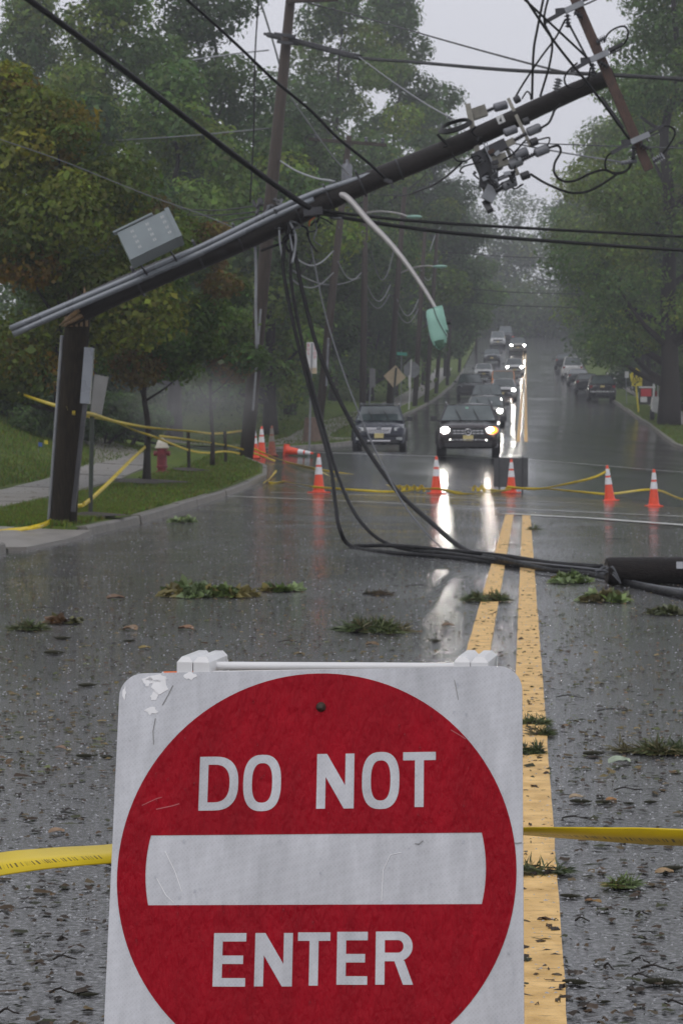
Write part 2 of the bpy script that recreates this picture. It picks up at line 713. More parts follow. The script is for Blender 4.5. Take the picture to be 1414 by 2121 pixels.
# ------------------------------------------------------------------ ground, road, verges
def grid(name, material, xs_of, ys, zf, skirt=0):
    v, f = [], []
    nx = None
    for y in ys:
        xs = xs_of(y)
        nx = len(xs)
        for x in xs:
            v.append((x, y, zf(x, y)))
    for j in range(len(ys) - 1):
        for i in range(nx - 1):
            a = j * nx + i
            f.append((a, a + 1, a + nx + 1, a + nx))
    me = bpy.data.meshes.new(name)
    me.from_pydata(v, [], f)
    me.materials.append(M[material])
    me.polygons.foreach_set('use_smooth', [True] * len(f))
    o = bpy.data.objects.new(name, me)
    col.objects.link(o)
    return o


ys_road = list(np.arange(-15, 120, .5)) + list(np.arange(120, 330, 2)) + list(np.arange(330, 641, 10))
structure(grid('road', 'wet_asphalt', lambda y: [-80, -40, -14, -10, -7, -5, -3, -1.5, 0, 1.5, 3, 5, 7, 10, 14, 40, 80], ys_road, zr))


def verge(name, side, y0, y1, step, material='grass'):
    ys = [min(y, y1) for y in np.arange(y0, y1 + step * .99, step)]
    kf = kerb_left if side < 0 else kerb_right

    def xs(y):
        e = abs(kf(y)) + .13
        far = [e, e + .5] + [max(e + .6 + .1 * i, q) for i, q in enumerate((9.0, 10.2, 11, 12, 13, 14.5, 16, 18, 21, 26, 40, 79))]
        r = [side * q for q in far]
        return r if side > 0 else r[::-1]
    rs = np.random.default_rng(int(y0) + 50)

    def zz(x, y):
        e = abs(kf(y)) + .13
        return zl(x, y) + (.05 * math.sin(x * 1.7 + y * .6) * math.sin(y * .9) if abs(x) > e + .2 else 0) * .6
    return structure(grid(name, material, xs, ys, zz))


verge('lawn_near_left', -1, -14, 68.5, .35)
verge('lawn_far_left', -1, 83.5, 330, 1.5)
verge('lawn_far_right', 1, 84.5, 330, 1.5)
verge('lawn_near_right', 1, -14, 66.5, 1.5)
verge('field_left', -1, 330, 640, 15)
verge('field_right', 1, 330, 640, 15)


def kerb(name, side, y0, y1, seg, skip=None):
    kf = kerb_left if side < 0 else kerb_right
    path = []
    for y in np.arange(y0, y1 + .01, .5):
        x = kf(y)
        path.append(Vector((x, y, zr(x, y))))
    root = bpy.data.objects.new(name, None)
    col.objects.link(root)
    structure(root)
    # re-sample by length
    acc, last = [path[0]], 0
    cur = [path[0]]
    ln = 0
    pieces = []
    for a, b in zip(path, path[1:]):
        ln += (b - a).length
        cur.append(b)
        if ln >= seg:
            pieces.append(cur)
            cur = [b]
            ln = 0
    if len(cur) > 1:
        pieces.append(cur)
    for pc in pieces:
        if skip and skip(pc):
            continue
        m = MB()
        h = .14 + random.uniform(-.012, .012)
        o = side * random.uniform(-.012, .012)
        n0 = len(pc)
        for i, p in enumerate(pc):
            d = (pc[min(i + 1, n0 - 1)] - pc[max(i - 1, 0)])
            d.z = 0
            d.normalize()
            nrm = Vector((d.y, -d.x, 0)) * side
            q = p - d * (.012 if i == n0 - 1 else 0) + d * (.012 if i == 0 else 0)
            zb = -.05
            ring = [q + nrm * o + Vector((0, 0, zb)), q + nrm * (o + .02) + Vector((0, 0, h - .025)), q + nrm * (o + .045) + Vector((0, 0, h)),
                    q + nrm * .18 + Vector((0, 0, h)), q + nrm * .18 + Vector((0, 0, zb))]
            m.v += [tuple(r) for r in ring]
        for i in range(n0 - 1):
            for k in range(4):
                a = i * 5 + k
                m.f.append((a, a + 1, a + 6, a + 5))
        m.f.append((4, 3, 2, 1, 0))
        e = (n0 - 1) * 5
        m.f.append((e, e + 1, e + 2, e + 3, e + 4))
        m.build('kerb_stone', 'kerb_concrete', root)
    return root


kerb('kerb_near_left', -1, 11, 68.5, 2.4, lambda pc: 26.3 < (pc[0].y + pc[-1].y) / 2 < 30.4)
kerb('kerb_far_left', -1, 83.5, 240, 3.0)
kerb('kerb_far_right', 1, 84.5, 230, 3.0)
kerb('kerb_near_right', 1, 12, 66, 3.0)


def slab_path(name, pts, width, seg, zoff=.02, material='concrete', zf=zl, piece='slab'):
    """a pavement of separate slabs along a line of (x, y)"""
    sp = spline([Vector((x, y, 0)) for x, y in pts], 14)
    root = bpy.data.objects.new(name, None)
    col.objects.link(root)
    structure(root)
    cur, ln = [sp[0]], 0
    for a, b in zip(sp, sp[1:]):
        ln += (b - a).length
        cur.append(b)
        if ln >= seg or b is sp[-1]:
            m = MB()
            dz = random.uniform(-.008, .012)
            k = len(cur)
            for i, p in enumerate(cur):
                d = (cur[min(i + 1, k - 1)] - cur[max(i - 1, 0)]).normalized()
                nrm = Vector((d.y, -d.x, 0))
                q = p + d * (.012 if i == 0 else (-.012 if i == k - 1 else 0))
                for s in (-1, -.33, .33, 1):
                    e = q + nrm * s * width / 2
                    m.v.append((e.x, e.y, zf(e.x, e.y) + zoff + dz))
            for i in range(k - 1):
                for j in range(3):
                    a0 = i * 4 + j
                    m.f.append((a0, a0 + 1, a0 + 5, a0 + 4))
            n0 = len(m.v)
            m.v += [(x, y, z - .09) for x, y, z in m.v]
            ring = [i * 4 for i in range(k)] + [(k - 1) * 4 + j for j in (1, 2, 3)] + [i * 4 + 3 for i in range(k - 2, -1, -1)] + [2, 1]
            for a0, b0 in zip(ring, ring[1:] + ring[:1]):
                m.f.append((a0, b0, n0 + b0, n0 + a0))
            m.build(piece, material, root)
            cur, ln = [b], 0
    return root


slab_path('sidewalk_near', [(-9.0, 14), (-9.2, 30), (-9.6, 42), (-9.9, 52), (-10.3, 58), (-11.5, 63.5), (-14.5, 66), (-24, 67)], 1.45, 1.5, .035)
slab_path('sidewalk_side_street', [(-6.95, 91.5), (-8.6, 93), (-8.9, 98), (-8.7, 110), (-8.5, 130), (-8.4, 160), (-8.4, 200), (-8.4, 240)], 1.7, 1.6, .03)
slab_path('corner_apron', [(-17, 85.4), (-12, 86.5), (-9.4, 90), (-8.8, 94)], 2.0, 1.6, .035)
slab_path('sidewalk_right', [(8.7, 92), (8.7, 120), (8.8, 160), (8.8, 230)], 1.4, 1.6, .03)
# driveway apron through the near kerb
slab_path('driveway_apron', [(-5.75, 28.65), (-7.2, 28.65), (-9.6, 28.65), (-14, 28.65)], 4.1, 1.9, .045)


def draped(name, pts, width, material, lift=.006, step=.5, parent=None, wob=0):
    m = MB()
    pp = []
    for (x0, y0), (x1, y1) in zip(pts, pts[1:]):
        n = max(1, int(math.hypot(x1 - x0, y1 - y0) / step))
        for k in range(n):
            t = k / n
            pp.append(Vector((x0 + (x1 - x0) * t, y0 + (y1 - y0) * t, 0)))
    pp.append(Vector((*pts[-1], 0)))
    for i, p in enumerate(pp):
        d = (pp[min(i + 1, len(pp) - 1)] - pp[max(i - 1, 0)]).normalized()
        nrm = Vector((d.y, -d.x, 0))
        for s in (-1, 1):
            e = p + nrm * s * width / 2 * (1 + random.uniform(-wob, wob))
            m.v.append((e.x, e.y, zr(e.x, e.y) + lift))
    for i in range(len(pp) - 1):
        m.f.append((2 * i, 2 * i + 1, 2 * i + 3, 2 * i + 2))
    o = m.build(name, material, parent)
    return o


for s in (-1, 1):
    structure(draped('yellow_line', [(s * .15, -6), (s * .152, 10), (s * .15, 41.2)], .145, 'yellow_paint', step=.25, wob=.035))
    structure(draped('yellow_line', [(s * .15, 88), (s * .15, 300)], .14, 'yellow_paint', step=1))


def g2(u, v):
    p = Gv(u, v)
    return (p.x, p.y)


structure(draped('crosswalk_line', [g2(470, 1028), g2(730, 1039), g2(1030, 1052), g2(1500, 1074)], .14, 'white_paint', lift=.012))
structure(draped('stop_line', [g2(1045, 1065), g2(1230, 1075), g2(1500, 1096)], .28, 'white_paint', lift=.016))
structure(draped('crosswalk_line', [g2(560, 1020), g2(900, 1030), g2(1230, 1044)], .1, 'white_paint', lift=.008))
structure(draped('edge_line', [(-9.0, 69.8), (-5.2, 70.2), (0, 70.6), (5, 71)], .12, 'white_paint', lift=.008))

# ------------------------------------------------------------------ foliage
def leaf_cloud(name, cen, rad, colr, n, size, material='leaves', shell=.55, flat=.0, seed=0, droop=.25, parent=None):
    """n leaves spread through ellipsoid clumps cen/rad with per-clump colours; every leaf a small rhombus"""
    g = np.random.default_rng(seed)
    cen, rad, colr = np.array(cen, float), np.array(rad, float), np.array(colr, float)
    wgt = (rad.prod(axis=1)) ** (2 / 3)
    idx = g.choice(len(cen), n, p=wgt / wgt.sum())
    d = g.normal(size=(n, 3))
    d /= np.linalg.norm(d, axis=1)[:, None]
    rr = shell + (1 - shell) * g.random(n) ** .7
    rr *= 1 + g.normal(0, .09, n)
    pos = cen[idx] + d * rad[idx] * rr[:, None]
    face = d * .9 + g.normal(size=(n, 3)) * .5          # leaves face outwards and up, so clumps have lit tops and dark undersides
    face[:, 2] += .4
    face /= np.linalg.norm(face, axis=1)[:, None]
    ax = np.cross(face, g.normal(size=(n, 3)))
    ax /= np.linalg.norm(ax, axis=1)[:, None]
    sd = np.cross(face, ax)
    ln = size * np.clip(np.exp(g.normal(-.08, .38, n)), .35, 2.0)
    wd = ln * g.uniform(.4, .75, n)
    nr = np.cross(ax, sd)
    a = pos - ax * ln[:, None] * .5
    t = pos + ax * ln[:, None] * .5
    m = pos + ax * ln[:, None] * .02 + nr * (ln * .12)[:, None]
    l = m - sd * wd[:, None] * .5
    r = m + sd * wd[:, None] * .5
    v = np.stack([a, l, t, r], 1).reshape(-1, 3)
    c = colr[idx] * np.exp(g.normal(0, .22, n))[:, None] * (1 + g.normal(0, .08, (n, 3)))
    c = np.clip(c, .004, 1)
    c4 = np.concatenate([np.repeat(c, 4, 0), np.ones((n * 4, 1))], 1).astype(np.float32)
    me = bpy.data.meshes.new(name)
    me.vertices.add(n * 4)
    me.vertices.foreach_set('co', v.astype(np.float32).ravel())
    me.loops.add(n * 4)
    me.loops.foreach_set('vertex_index', np.arange(n * 4, dtype=np.int32))
    me.polygons.add(n)
    me.polygons.foreach_set('loop_start', np.arange(0, n * 4, 4, dtype=np.int32))
    at = me.attributes.new('col', 'FLOAT_COLOR', 'POINT')
    at.data.foreach_set('color', c4.ravel())
    me.materials.append(M[material])
    me.update()
    me.validate()
    o = bpy.data.objects.new(name, me)
    col.objects.link(o)
    o.parent = parent
    return o


GREEN = [(.125, .2, .034), (.1, .175, .036), (.155, .22, .03), (.075, .135, .032)]
DEEP = [(.06, .115, .026), (.08, .14, .03), (.05, .095, .028)]
AUTUMN = [(.2, .16, .014), (.22, .14, .014), (.14, .165, .018), (.18, .18, .018), (.09, .13, .02), (.12, .155, .02)]
RUST = [(.16, .115, .022), (.095, .165, .02), (.08, .145, .022), (.12, .185, .022), (.15, .16, .022)]
LIGHT = [(.21, .27, .022), (.14, .21, .026), (.1, .165, .03), (.11, .18, .03)]


def crown_blobs(h0, h1, rx, ry, n, pal, seed, lean=(0, 0), rough=.34, top=1.0):
    g = random.Random(seed)
    cen, rad, cc = [], [], []
    H = h1 - h0
    for i in range(n):
        t = (i + g.random()) / n
        # silhouette: widest at two fifths of the crown
        wdt = math.sin(math.pi * min(1, .16 + .84 * t) ** .85) ** .75 if t < .97 else .25
        a = g.uniform(0, 6.283)
        q = math.sqrt(g.random()) * g.uniform(.75, 1.12)
        x = math.cos(a) * q * rx * wdt * .78 + lean[0] * t
        y = math.sin(a) * q * ry * wdt * .78 + lean[1] * t
        s = rough * g.uniform(.6, 1.25) * (rx + ry) / 2 * (.75 + .35 * wdt)
        cen.append((x, y, h0 + H * t * top))
        rad.append((s, s, s * g.uniform(.55, .8)))
        b = g.choice(pal)
        k = g.uniform(.75, 1.25)
        cc.append([q_ * k for q_ in b])
    return cen, rad, cc


def wood_mesh(cen, h0, h1, r, seed, bend=.03, limbs=12):
    g = random.Random(seed)
    m = MB()
    pts, rr = [], []
    n = 9
    top = h1 * .9
    for i in range(n):
        t = i / (n - 1)
        pts.append(Vector((g.uniform(-1, 1) * bend * top * t, g.uniform(-1, 1) * bend * top * t, top * t)))
        rr.append(r * (1.25 if i == 0 else 1) * (1 - .86 * t))
    sp = spline(pts, 3)
    m.tube(sp, [np.interp(k, np.linspace(0, len(sp) - 1, n), rr) for k in range(len(sp))], 10)
    order = sorted(range(len(cen)), key=lambda k: -cen[k][0] ** 2 - cen[k][1] ** 2)[:limbs]
    for k in order:
        c = Vector(cen[k])
        z0 = max(h0 * .75, c.z - math.hypot(c.x, c.y) * g.uniform(.5, .9))
        z0 = min(z0, top * .85)
        i = min(len(sp) - 1, int(z0 / top * (len(sp) - 1)))
        s = sp[i]
        mid = s.lerp(c, .5) + Vector((0, 0, -.08 * (c - s).length))
        r0 = r * (1 - .86 * z0 / top) * .5
        m.tube(spline([s, mid, c], 4), [max(.012, r0 * (1 - .85 * j / 8)) for j in range(9)], 6)
    return m


def tree(label, loc, h0, h1, rx, ry, r, n, size, pal, seed, nb=34, name='broadleaf_tree', cat='tree', group=None, lean=(0, 0), rough=.34, bend=.03, shell=.5, limbs=18):
    t = thing(name, label, cat, loc, 0, group)
    cen, rad, cc = crown_blobs(h0, h1, rx, ry, nb, pal, seed, lean, rough)
    wood_mesh(cen, h0, h1, r, seed, bend, limbs).build('trunk', 'bark', t, 'full')
    leaf_cloud('crown', cen, rad, cc, n, size, seed=seed, parent=t, shell=shell)
    return t


def gl(u, Y):
    return G(u, Y, True)


def bush(label, loc, rx, ry, h, n, size, pal, seed, nb=9, group=None, name='shrub'):
    t = thing(name, label, 'shrub', loc, 0, group)
    cen, rad, cc = crown_blobs(h * .2, h * .85, rx, ry, nb, pal, seed, rough=.42)
    m = MB()
    for k in range(5):
        c = Vector(cen[k % len(cen)])
        m.tube([(0.05 * k - .1, .03, -.05), (c.x * .5, c.y * .5, c.z * .55), c], [.03, .02, .01], 5)
    m.build('stem', 'bark', t)
    leaf_cloud('foliage', cen, rad, cc, n, size, seed=seed, parent=t, shell=.35)
    return t


# left side, near
tree('big maple with ochre and brown turning leaves at the left edge', gl(122, 47), 2.2, 8.6, 3.5, 2.6, .12, 46000, .125, AUTUMN, 21, 52, name='maple_tree', rough=.3, lean=(-.9, 0), bend=.01)
tree('young maple with a slim dark trunk beside the red hydrant', gl(304, 50.5), 2.5, 6.1, 2.2, 1.9, .085, 30000, .105, RUST, 5, 38, name='maple_tree', lean=(.55, 0), rough=.28, limbs=18)
tree('leafy maple with orange tinged top behind the hydrant', gl(440, 60), 2.3, 6.3, 1.8, 1.7, .06, 20000, .115, [(.07, .12, .022), (.08, .13, .02), (.15, .1, .016), (.06, .11, .02)], 13, 26, name='maple_tree', rough=.3)
# left woodland, trees one can tell apart
WL = [
    ('tall grey green tree in the top left corner of the wood', 70, 118, 8, 20.5, 6, 5, GREEN, 31),
    ('broad green tree rising behind the ochre maple', 215, 100, 5, 19.3, 6, 5, GREEN, 32),
    ('tallest dark tree of the wood left of the upright pole', 430, 108, 5, 21.5, 6.5, 5, DEEP, 33),
    ('full green tree behind the grey cabinet', 360, 88, 3, 14, 4.6, 4, GREEN, 34),
    ('tall pointed tree right of the upright pole', 690, 150, 8, 27, 7.5, 6, GREEN, 35),
    ('tall tree with ragged right edge against the open sky', 815, 170, 8, 30, 6.5, 6, GREEN, 36),
    ('rounded tree below the snapped pole switchgear', 880, 200, 6, 25, 6.5, 6, DEEP, 37),
    ('dark understorey tree behind the leaning back pole', 600, 118, 3, 15, 6, 5, DEEP, 38),
    ('dense low tree behind the tan diamond sign', 765, 158, 2, 14, 5.5, 6, DEEP, 39),
    ('low wide tree shading the parked cars on the left', 925, 222, 3, 16, 6, 6, DEEP, 40),
    ('green tree filling the gap behind the bus stop sign', 560, 96, 2, 12, 4.5, 4, GREEN, 41),
    ('shadowy tree behind the hedge at the left', 190, 84, 2, 12, 4.5, 4, DEEP, 42),
]
for lb, u, Y, h0, h1, rx, ry, pal, sd in WL:
    tree(lb, gl(u, Y), h0, h1, rx, ry, (.3), 30000, .13 + Y * .001, pal, sd, 42, group='trees of the wood on the left', rough=.3)


def mass(name, label, spots, n, size, pal, seed, spread):
    g = random.Random(seed)
    cen, rad, cc = [], [], []
    for x, y, h in spots:
        z0 = zl(x, y)
        for k in range(spread):
            t = g.random()
            s = g.uniform(1.6, 3.4)
            cen.append((x + g.uniform(-4.5, 4.5) * (1.1 - t * .6), y + g.uniform(-4, 4), z0 + h * (.05 + .93 * t)))
            rad.append((s, s, s * .75))
            b = g.choice(pal)
            q = g.uniform(.7, 1.25)
            cc.append([a * q for a in b])
    o = leaf_cloud(name, cen, rad, cc, n, size, seed=seed, shell=.35)
    return tag(o, label, 'wood', kind='stuff')


g_ = random.Random(3)
mass('woodland', 'dense wood closing off the view on the left', [(-10 - 2.4 * k + g_.uniform(-2, 2), 150 + g_.uniform(-12, 30), g_.uniform(15, 22)) for k in range(20)]
     + [(-15 - 1.5 * k, 112 + 9 * k + g_.uniform(-4, 4), g_.uniform(9, 15)) for k in range(6)]
     + [(-15 - g_.uniform(0, 3), 130 + 13 * k, g_.uniform(10, 16)) for k in range(14)], 150000, .3, GREEN + DEEP, 51, 24)
mass('far_wood', 'misty far wood at the top of the road', [(-34 + 3.6 * k + g_.uniform(-2, 2), 385 + g_.uniform(-40, 90), g_.uniform(20, 29)) for k in range(26)] + [(-20 + 3.1 * k + g_.uniform(-1, 1), 352 + g_.uniform(-6, 14), g_.uniform(12, 21)) for k in range(14)] + [(-16 + 2.2 * k, 338 + g_.uniform(-4, 6), g_.uniform(4, 8)) for k in range(16)], 120000, .55, GREEN + DEEP, 52, 20)
mass('understorey', 'dark undergrowth beneath the wood on the left', [(-15 - 1.6 * k, 104 + g_.uniform(-4, 6), g_.uniform(3, 5)) for k in range(12)]
     + [(-14.6 - g_.uniform(0, 1.2), 100 + 9 * k, g_.uniform(3, 5)) for k in range(12)], 70000, .17, DEEP, 53, 12)

# right side
tree('great street tree with a thick dark trunk at the right edge', gl(1384, 115), 3.6, 26, 6.8, 6, .5, 60000, .2, GREEN, 61, 66, name='street_tree', rough=.27, limbs=22, lean=(.5, 0))
tree('street tree with yellow green lower leaves over the parked dark car', gl(1335, 150), 2.6, 21, 6.8, 6, .38, 46000, .22, LIGHT, 62, 54, name='street_tree', rough=.27)
tree('street tree overhanging the right lane in the middle distance', gl(1288, 195), 2.6, 22, 7.6, 6, .38, 36000, .28, GREEN + LIGHT, 63, 50, name='street_tree', lean=(-1.2, 0))
tree('dim street tree closing the right side near the hilltop', gl(1236, 262), 2.4, 21, 7.8, 6, .38, 26000, .36, DEEP, 64, 44, name='street_tree', lean=(-1.0, 0))
tree('tall pale tree behind the crossarm at the top right', gl(1440, 150), 6, 33, 7, 6, .4, 34000, .25, GREEN, 65, 50)
tree('dark tree behind the red sale board', gl(1400, 175), 2, 15, 7, 6, .4, 30000, .25, DEEP, 66, 44)
bush('dark hedge bush behind the school crossing sign', gl(1330, 172), 3.6, 2, 4.2, 7000, .2, DEEP, 67, 12)
bush('dark bush right of the thick street tree', gl(1420, 130), 2.4, 2, 3.2, 6000, .17, DEEP, 68, 10)
# left hedge and bushes
for k, (u, Y, rx, h, lb) in enumerate([(20, 63, 2.0, 1.9, 'clipped dark hedge bush at the left edge above the lawn'), (120, 62, 1.8, 1.7, 'dark hedge bush behind the broken pole'),
                                       (215, 64, 1.5, 1.5, 'dark green bush behind the grey sign post'), (268, 66, 1.2, 1.5, 'loose green bush beside the sidewalk bend')]):
    bush(lb, gl(u, Y), rx, 1.2, h, 9000, .1, DEEP, 70 + k, 10)

# grass blades on the verges in view
def blades(name, label, boxes, n, seed, h=.07):
    g = np.random.default_rng(seed)
    pts = []
    while len(pts) < n:
        x0, x1, y0, y1 = boxes[g.integers(len(boxes))]
        y = y0 + (y1 - y0) * g.random()
        x = x0 + (x1 - x0) * g.random()
        if x < 0 and x > kerb_left(y) - .2:
            continue
        if x > 0 and x < kerb_right(y) + .2:
            continue
        pts.append((x, y, zl(x, y) + .005))
    p = np.array(pts)
    a = g.random(n) * 6.283
    wv = np.stack([np.cos(a), np.sin(a), np.zeros(n)], 1) * .018
    tip = p + np.stack([g.normal(0, .025, n), g.normal(0, .025, n), h * g.uniform(.5, 1.5, n)], 1)
    v = np.stack([p - wv, p + wv, tip], 1).reshape(-1, 3)
    base = np.array([(.1, .18, .016), (.075, .135, .016), (.13, .17, .024), (.14, .13, .026)])[g.integers(0, 4, n)] * np.exp(g.normal(0, .2, n))[:, None]
    c4 = np.concatenate([np.repeat(base, 3, 0), np.ones((n * 3, 1))], 1).astype(np.float32)
    me = bpy.data.meshes.new(name)
    me.from_pydata(v.tolist(), [], np.arange(n * 3).reshape(-1, 3).tolist())
    at = me.attributes.new('col', 'FLOAT_COLOR', 'POINT')
    at.data.foreach_set('color', c4.ravel())
    me.materials.append(M['grass_blades'])
    o = bpy.data.objects.new(name, me)
    col.objects.link(o)
    return tag(o, label, 'grass', kind='stuff')


blades('verge_grass', 'wet mown grass on the strip between kerb and sidewalk', [(-8.8, -5.9, 30.6, 66), (-8.6, -6.2, 31, 40)], 42000, 4, .06)
blades('bank_grass', 'rough green grass on the sloping lawn at the left', [(-18, -10.7, 42, 66)], 26000, 5, .08)
blades('far_verge_grass', 'grass around the far street corner', [(-9.5, -6.5, 88, 125), (6.4, 8, 88, 150), (-13, -9.6, 86, 110)], 16000, 6, .1)

# ------------------------------------------------------------------ the DO NOT ENTER barricade
def rot3(y, l, r):
    return Matrix.Rotation(y, 3, 'Z') @ Matrix.Rotation(l, 3, 'X') @ Matrix.Rotation(r, 3, 'Y')


bar_root = thing('barricade_sign', 'white folding barricade carrying the red and white DO NOT ENTER sign', 'sign', (-.1778, 3.3909, 0))
SR = rot3(-.0929, -.3219, -.0381)
SO = Vector((0, 0, .9133))


def S(x, z, depth=0):
    """point on the sign: x right, z up from the top edge, depth towards the viewer"""
    return SO + SR @ Vector((x, -depth, z))


def rrect(x0, z0, x1, z1, r, n=8):
    pts = []
    for cx, cz, a0 in ((x1 - r, z1 - r, 0), (x0 + r, z1 - r, 90), (x0 + r, z0 + r, 180), (x1 - r, z0 + r, 270)):
        for k in range(n + 1):
            a = R(a0 + 90 * k / n)
            pts.append((cx + r * math.cos(a), cz + r * math.sin(a)))
    return pts


def on_sign(loops, thick, lift):
    return MB().prism(loops, thick, lambda x, z, d: S(x, z, lift + thick - d))


pl = on_sign([rrect(-.305, -.61, .305, 0, .036)], .004, 0).build('sign_plate', 'sign_film', bar_root)
circ = [(.2955 * math.cos(2 * math.pi * k / 120), -.3015 + .2955 * math.sin(2 * math.pi * k / 120)) for k in range(120)]
bar_hole = []
for k in range(13):                                 # the bar's ends follow the circle
    a = -1 + 2 * k / 12
    bar_hole.append((.2475 + .006 * (1 - a * a) - .002, -.2983 + a * .0515))
for k in range(13):
    a = 1 - 2 * k / 12
    bar_hole.append((-.2445 - .006 * (1 - a * a) - .002, -.2983 + a * .0515))
on_sign([circ, bar_hole], .0008, .004).build('red_disc', 'sign_red', pl)


def arc(cx, cz, rx, rz, a0, a1, n=14, e=1.0):
    r = []
    for k in range(n + 1):
        a = R(a0 + (a1 - a0) * k / n)
        c, s = math.cos(a), math.sin(a)
        r.append((cx + rx * math.copysign(abs(c) ** e, c), cz + rz * math.copysign(abs(s) ** e, s)))
    return r


def letter(ch, x0, x1, z0, z1, sw):
    W, H = x1 - x0, z1 - z0
    xm, zm = (x0 + x1) / 2, (z0 + z1) / 2
    if ch == 'O':
        o = arc(xm, zm, W / 2, H / 2 + .001, 0, 360, 40, .78)[:-1]
        i = arc(xm, zm, W / 2 - sw, H / 2 - sw * .88, 0, 360, 40, .78)[:-1]
        return [[o, i]]
    if ch == 'D':
        rx = W * .62
        o = [(x0, z0), (x1 - rx, z0)] + arc(x1 - rx, zm, rx, H / 2, -90, 90, 20, .8)[1:-1] + [(x1 - rx, z1), (x0, z1)]
        s = sw * .92
        i = [(x0 + sw, z0 + s), (x1 - rx, z0 + s)] + arc(x1 - rx, zm, rx - sw, H / 2 - s, -90, 90, 20, .8)[1:-1] + [(x1 - rx, z1 - s), (x0 + sw, z1 - s)]
        return [[o, i]]
    if ch == 'N':
        k = sw * 1.12
        return [[[(x0, z0), (x0 + sw, z0), (x0 + sw, z1 - H * .42), (x1 - k, z0), (x1, z0), (x1, z1), (x1 - sw, z1), (x1 - sw, z0 + H * .42), (x0 + k, z1), (x0, z1)]]]
    if ch == 'T':
        s = sw * .92
        return [[[(xm - sw / 2, z0), (xm + sw / 2, z0), (xm + sw / 2, z1 - s), (x1, z1 - s), (x1, z1), (x0, z1), (x0, z1 - s), (xm - sw / 2, z1 - s)]]]
    if ch == 'E':
        s = sw * .92
        xr = x1 - W * .08
        return [[[(x0, z0), (x1, z0), (x1, z0 + s), (x0 + sw, z0 + s), (x0 + sw, zm - s / 2), (xr, zm - s / 2), (xr, zm + s / 2), (x0 + sw, zm + s / 2),
                  (x0 + sw, z1 - s), (x1, z1 - s), (x1, z1), (x0, z1)]]]
    if ch == 'R':
        s = sw * .92
        zb = z0 + H * .44          # underside of the bowl
        rb = (z1 - zb) / 2
        xc = x1 - rb * 1.05
        o = [(x0, z0), (x0 + sw, z0), (x0 + sw, zb), (x0 + W * .5, zb), (x1 - sw * 1.1, z0), (x1, z0), (x0 + W * .5 + sw * 1.1, zb + .0008)] + \
            arc(xc, zb + rb, x1 - xc - .001, rb, -70, 90, 14) + [(x0, z1)]
        i = [(x0 + sw, zb + s), (xc, zb + s)] + arc(xc, zb + rb, x1 - xc - .001 - sw, rb - s, -90, 90, 12)[1:-1] + [(xc, z1 - s), (x0 + sw, z1 - s)]
        return [[o, i]]


SW = .0132
for ch, x0, x1, z0, z1 in [('D', -.1757, -.1165, -.2108, -.1300), ('O', -.1090, -.0520, -.2115, -.1292), ('N', .0015, .0572, -.2098, -.1283), ('O', .0690, .1245, -.2102, -.1275),
                           ('T', .1297, .1780, -.2088, -.1275),
                           ('E', -.1455, -.0975, -.4672, -.3905), ('N', -.0842, -.0288, -.4668, -.3905), ('T', -.0212, .0262, -.4655, -.3897), ('E', .0362, .0808, -.4642, -.3890),
                           ('R', .0925, .1470, -.4640, -.3887)]:
    for loops in letter(ch, x0, x1, z0, z1, SW):
        o = on_sign(loops, .0006, .0048).build('letter', 'sign_film', pl)
# bolt, peeling film and scratches
MB().lathe([(.0075, 0), (.0075, .003), (.005, .006), (.001, .007)], 10, SR @ Matrix.Rotation(R(90), 3, 'X'), S(.0058, -.0575, .0045)).build('bolt', 'rust', pl, True)
rr_ = random.Random(4)


def blob(cx, cz, rx, rz, n=14):
    return [(cx + rx * math.cos(6.283 * k / n) * rr_.uniform(.55, 1.15), cz + rz * math.sin(6.283 * k / n) * rr_.uniform(.55, 1.15)) for k in range(n)]


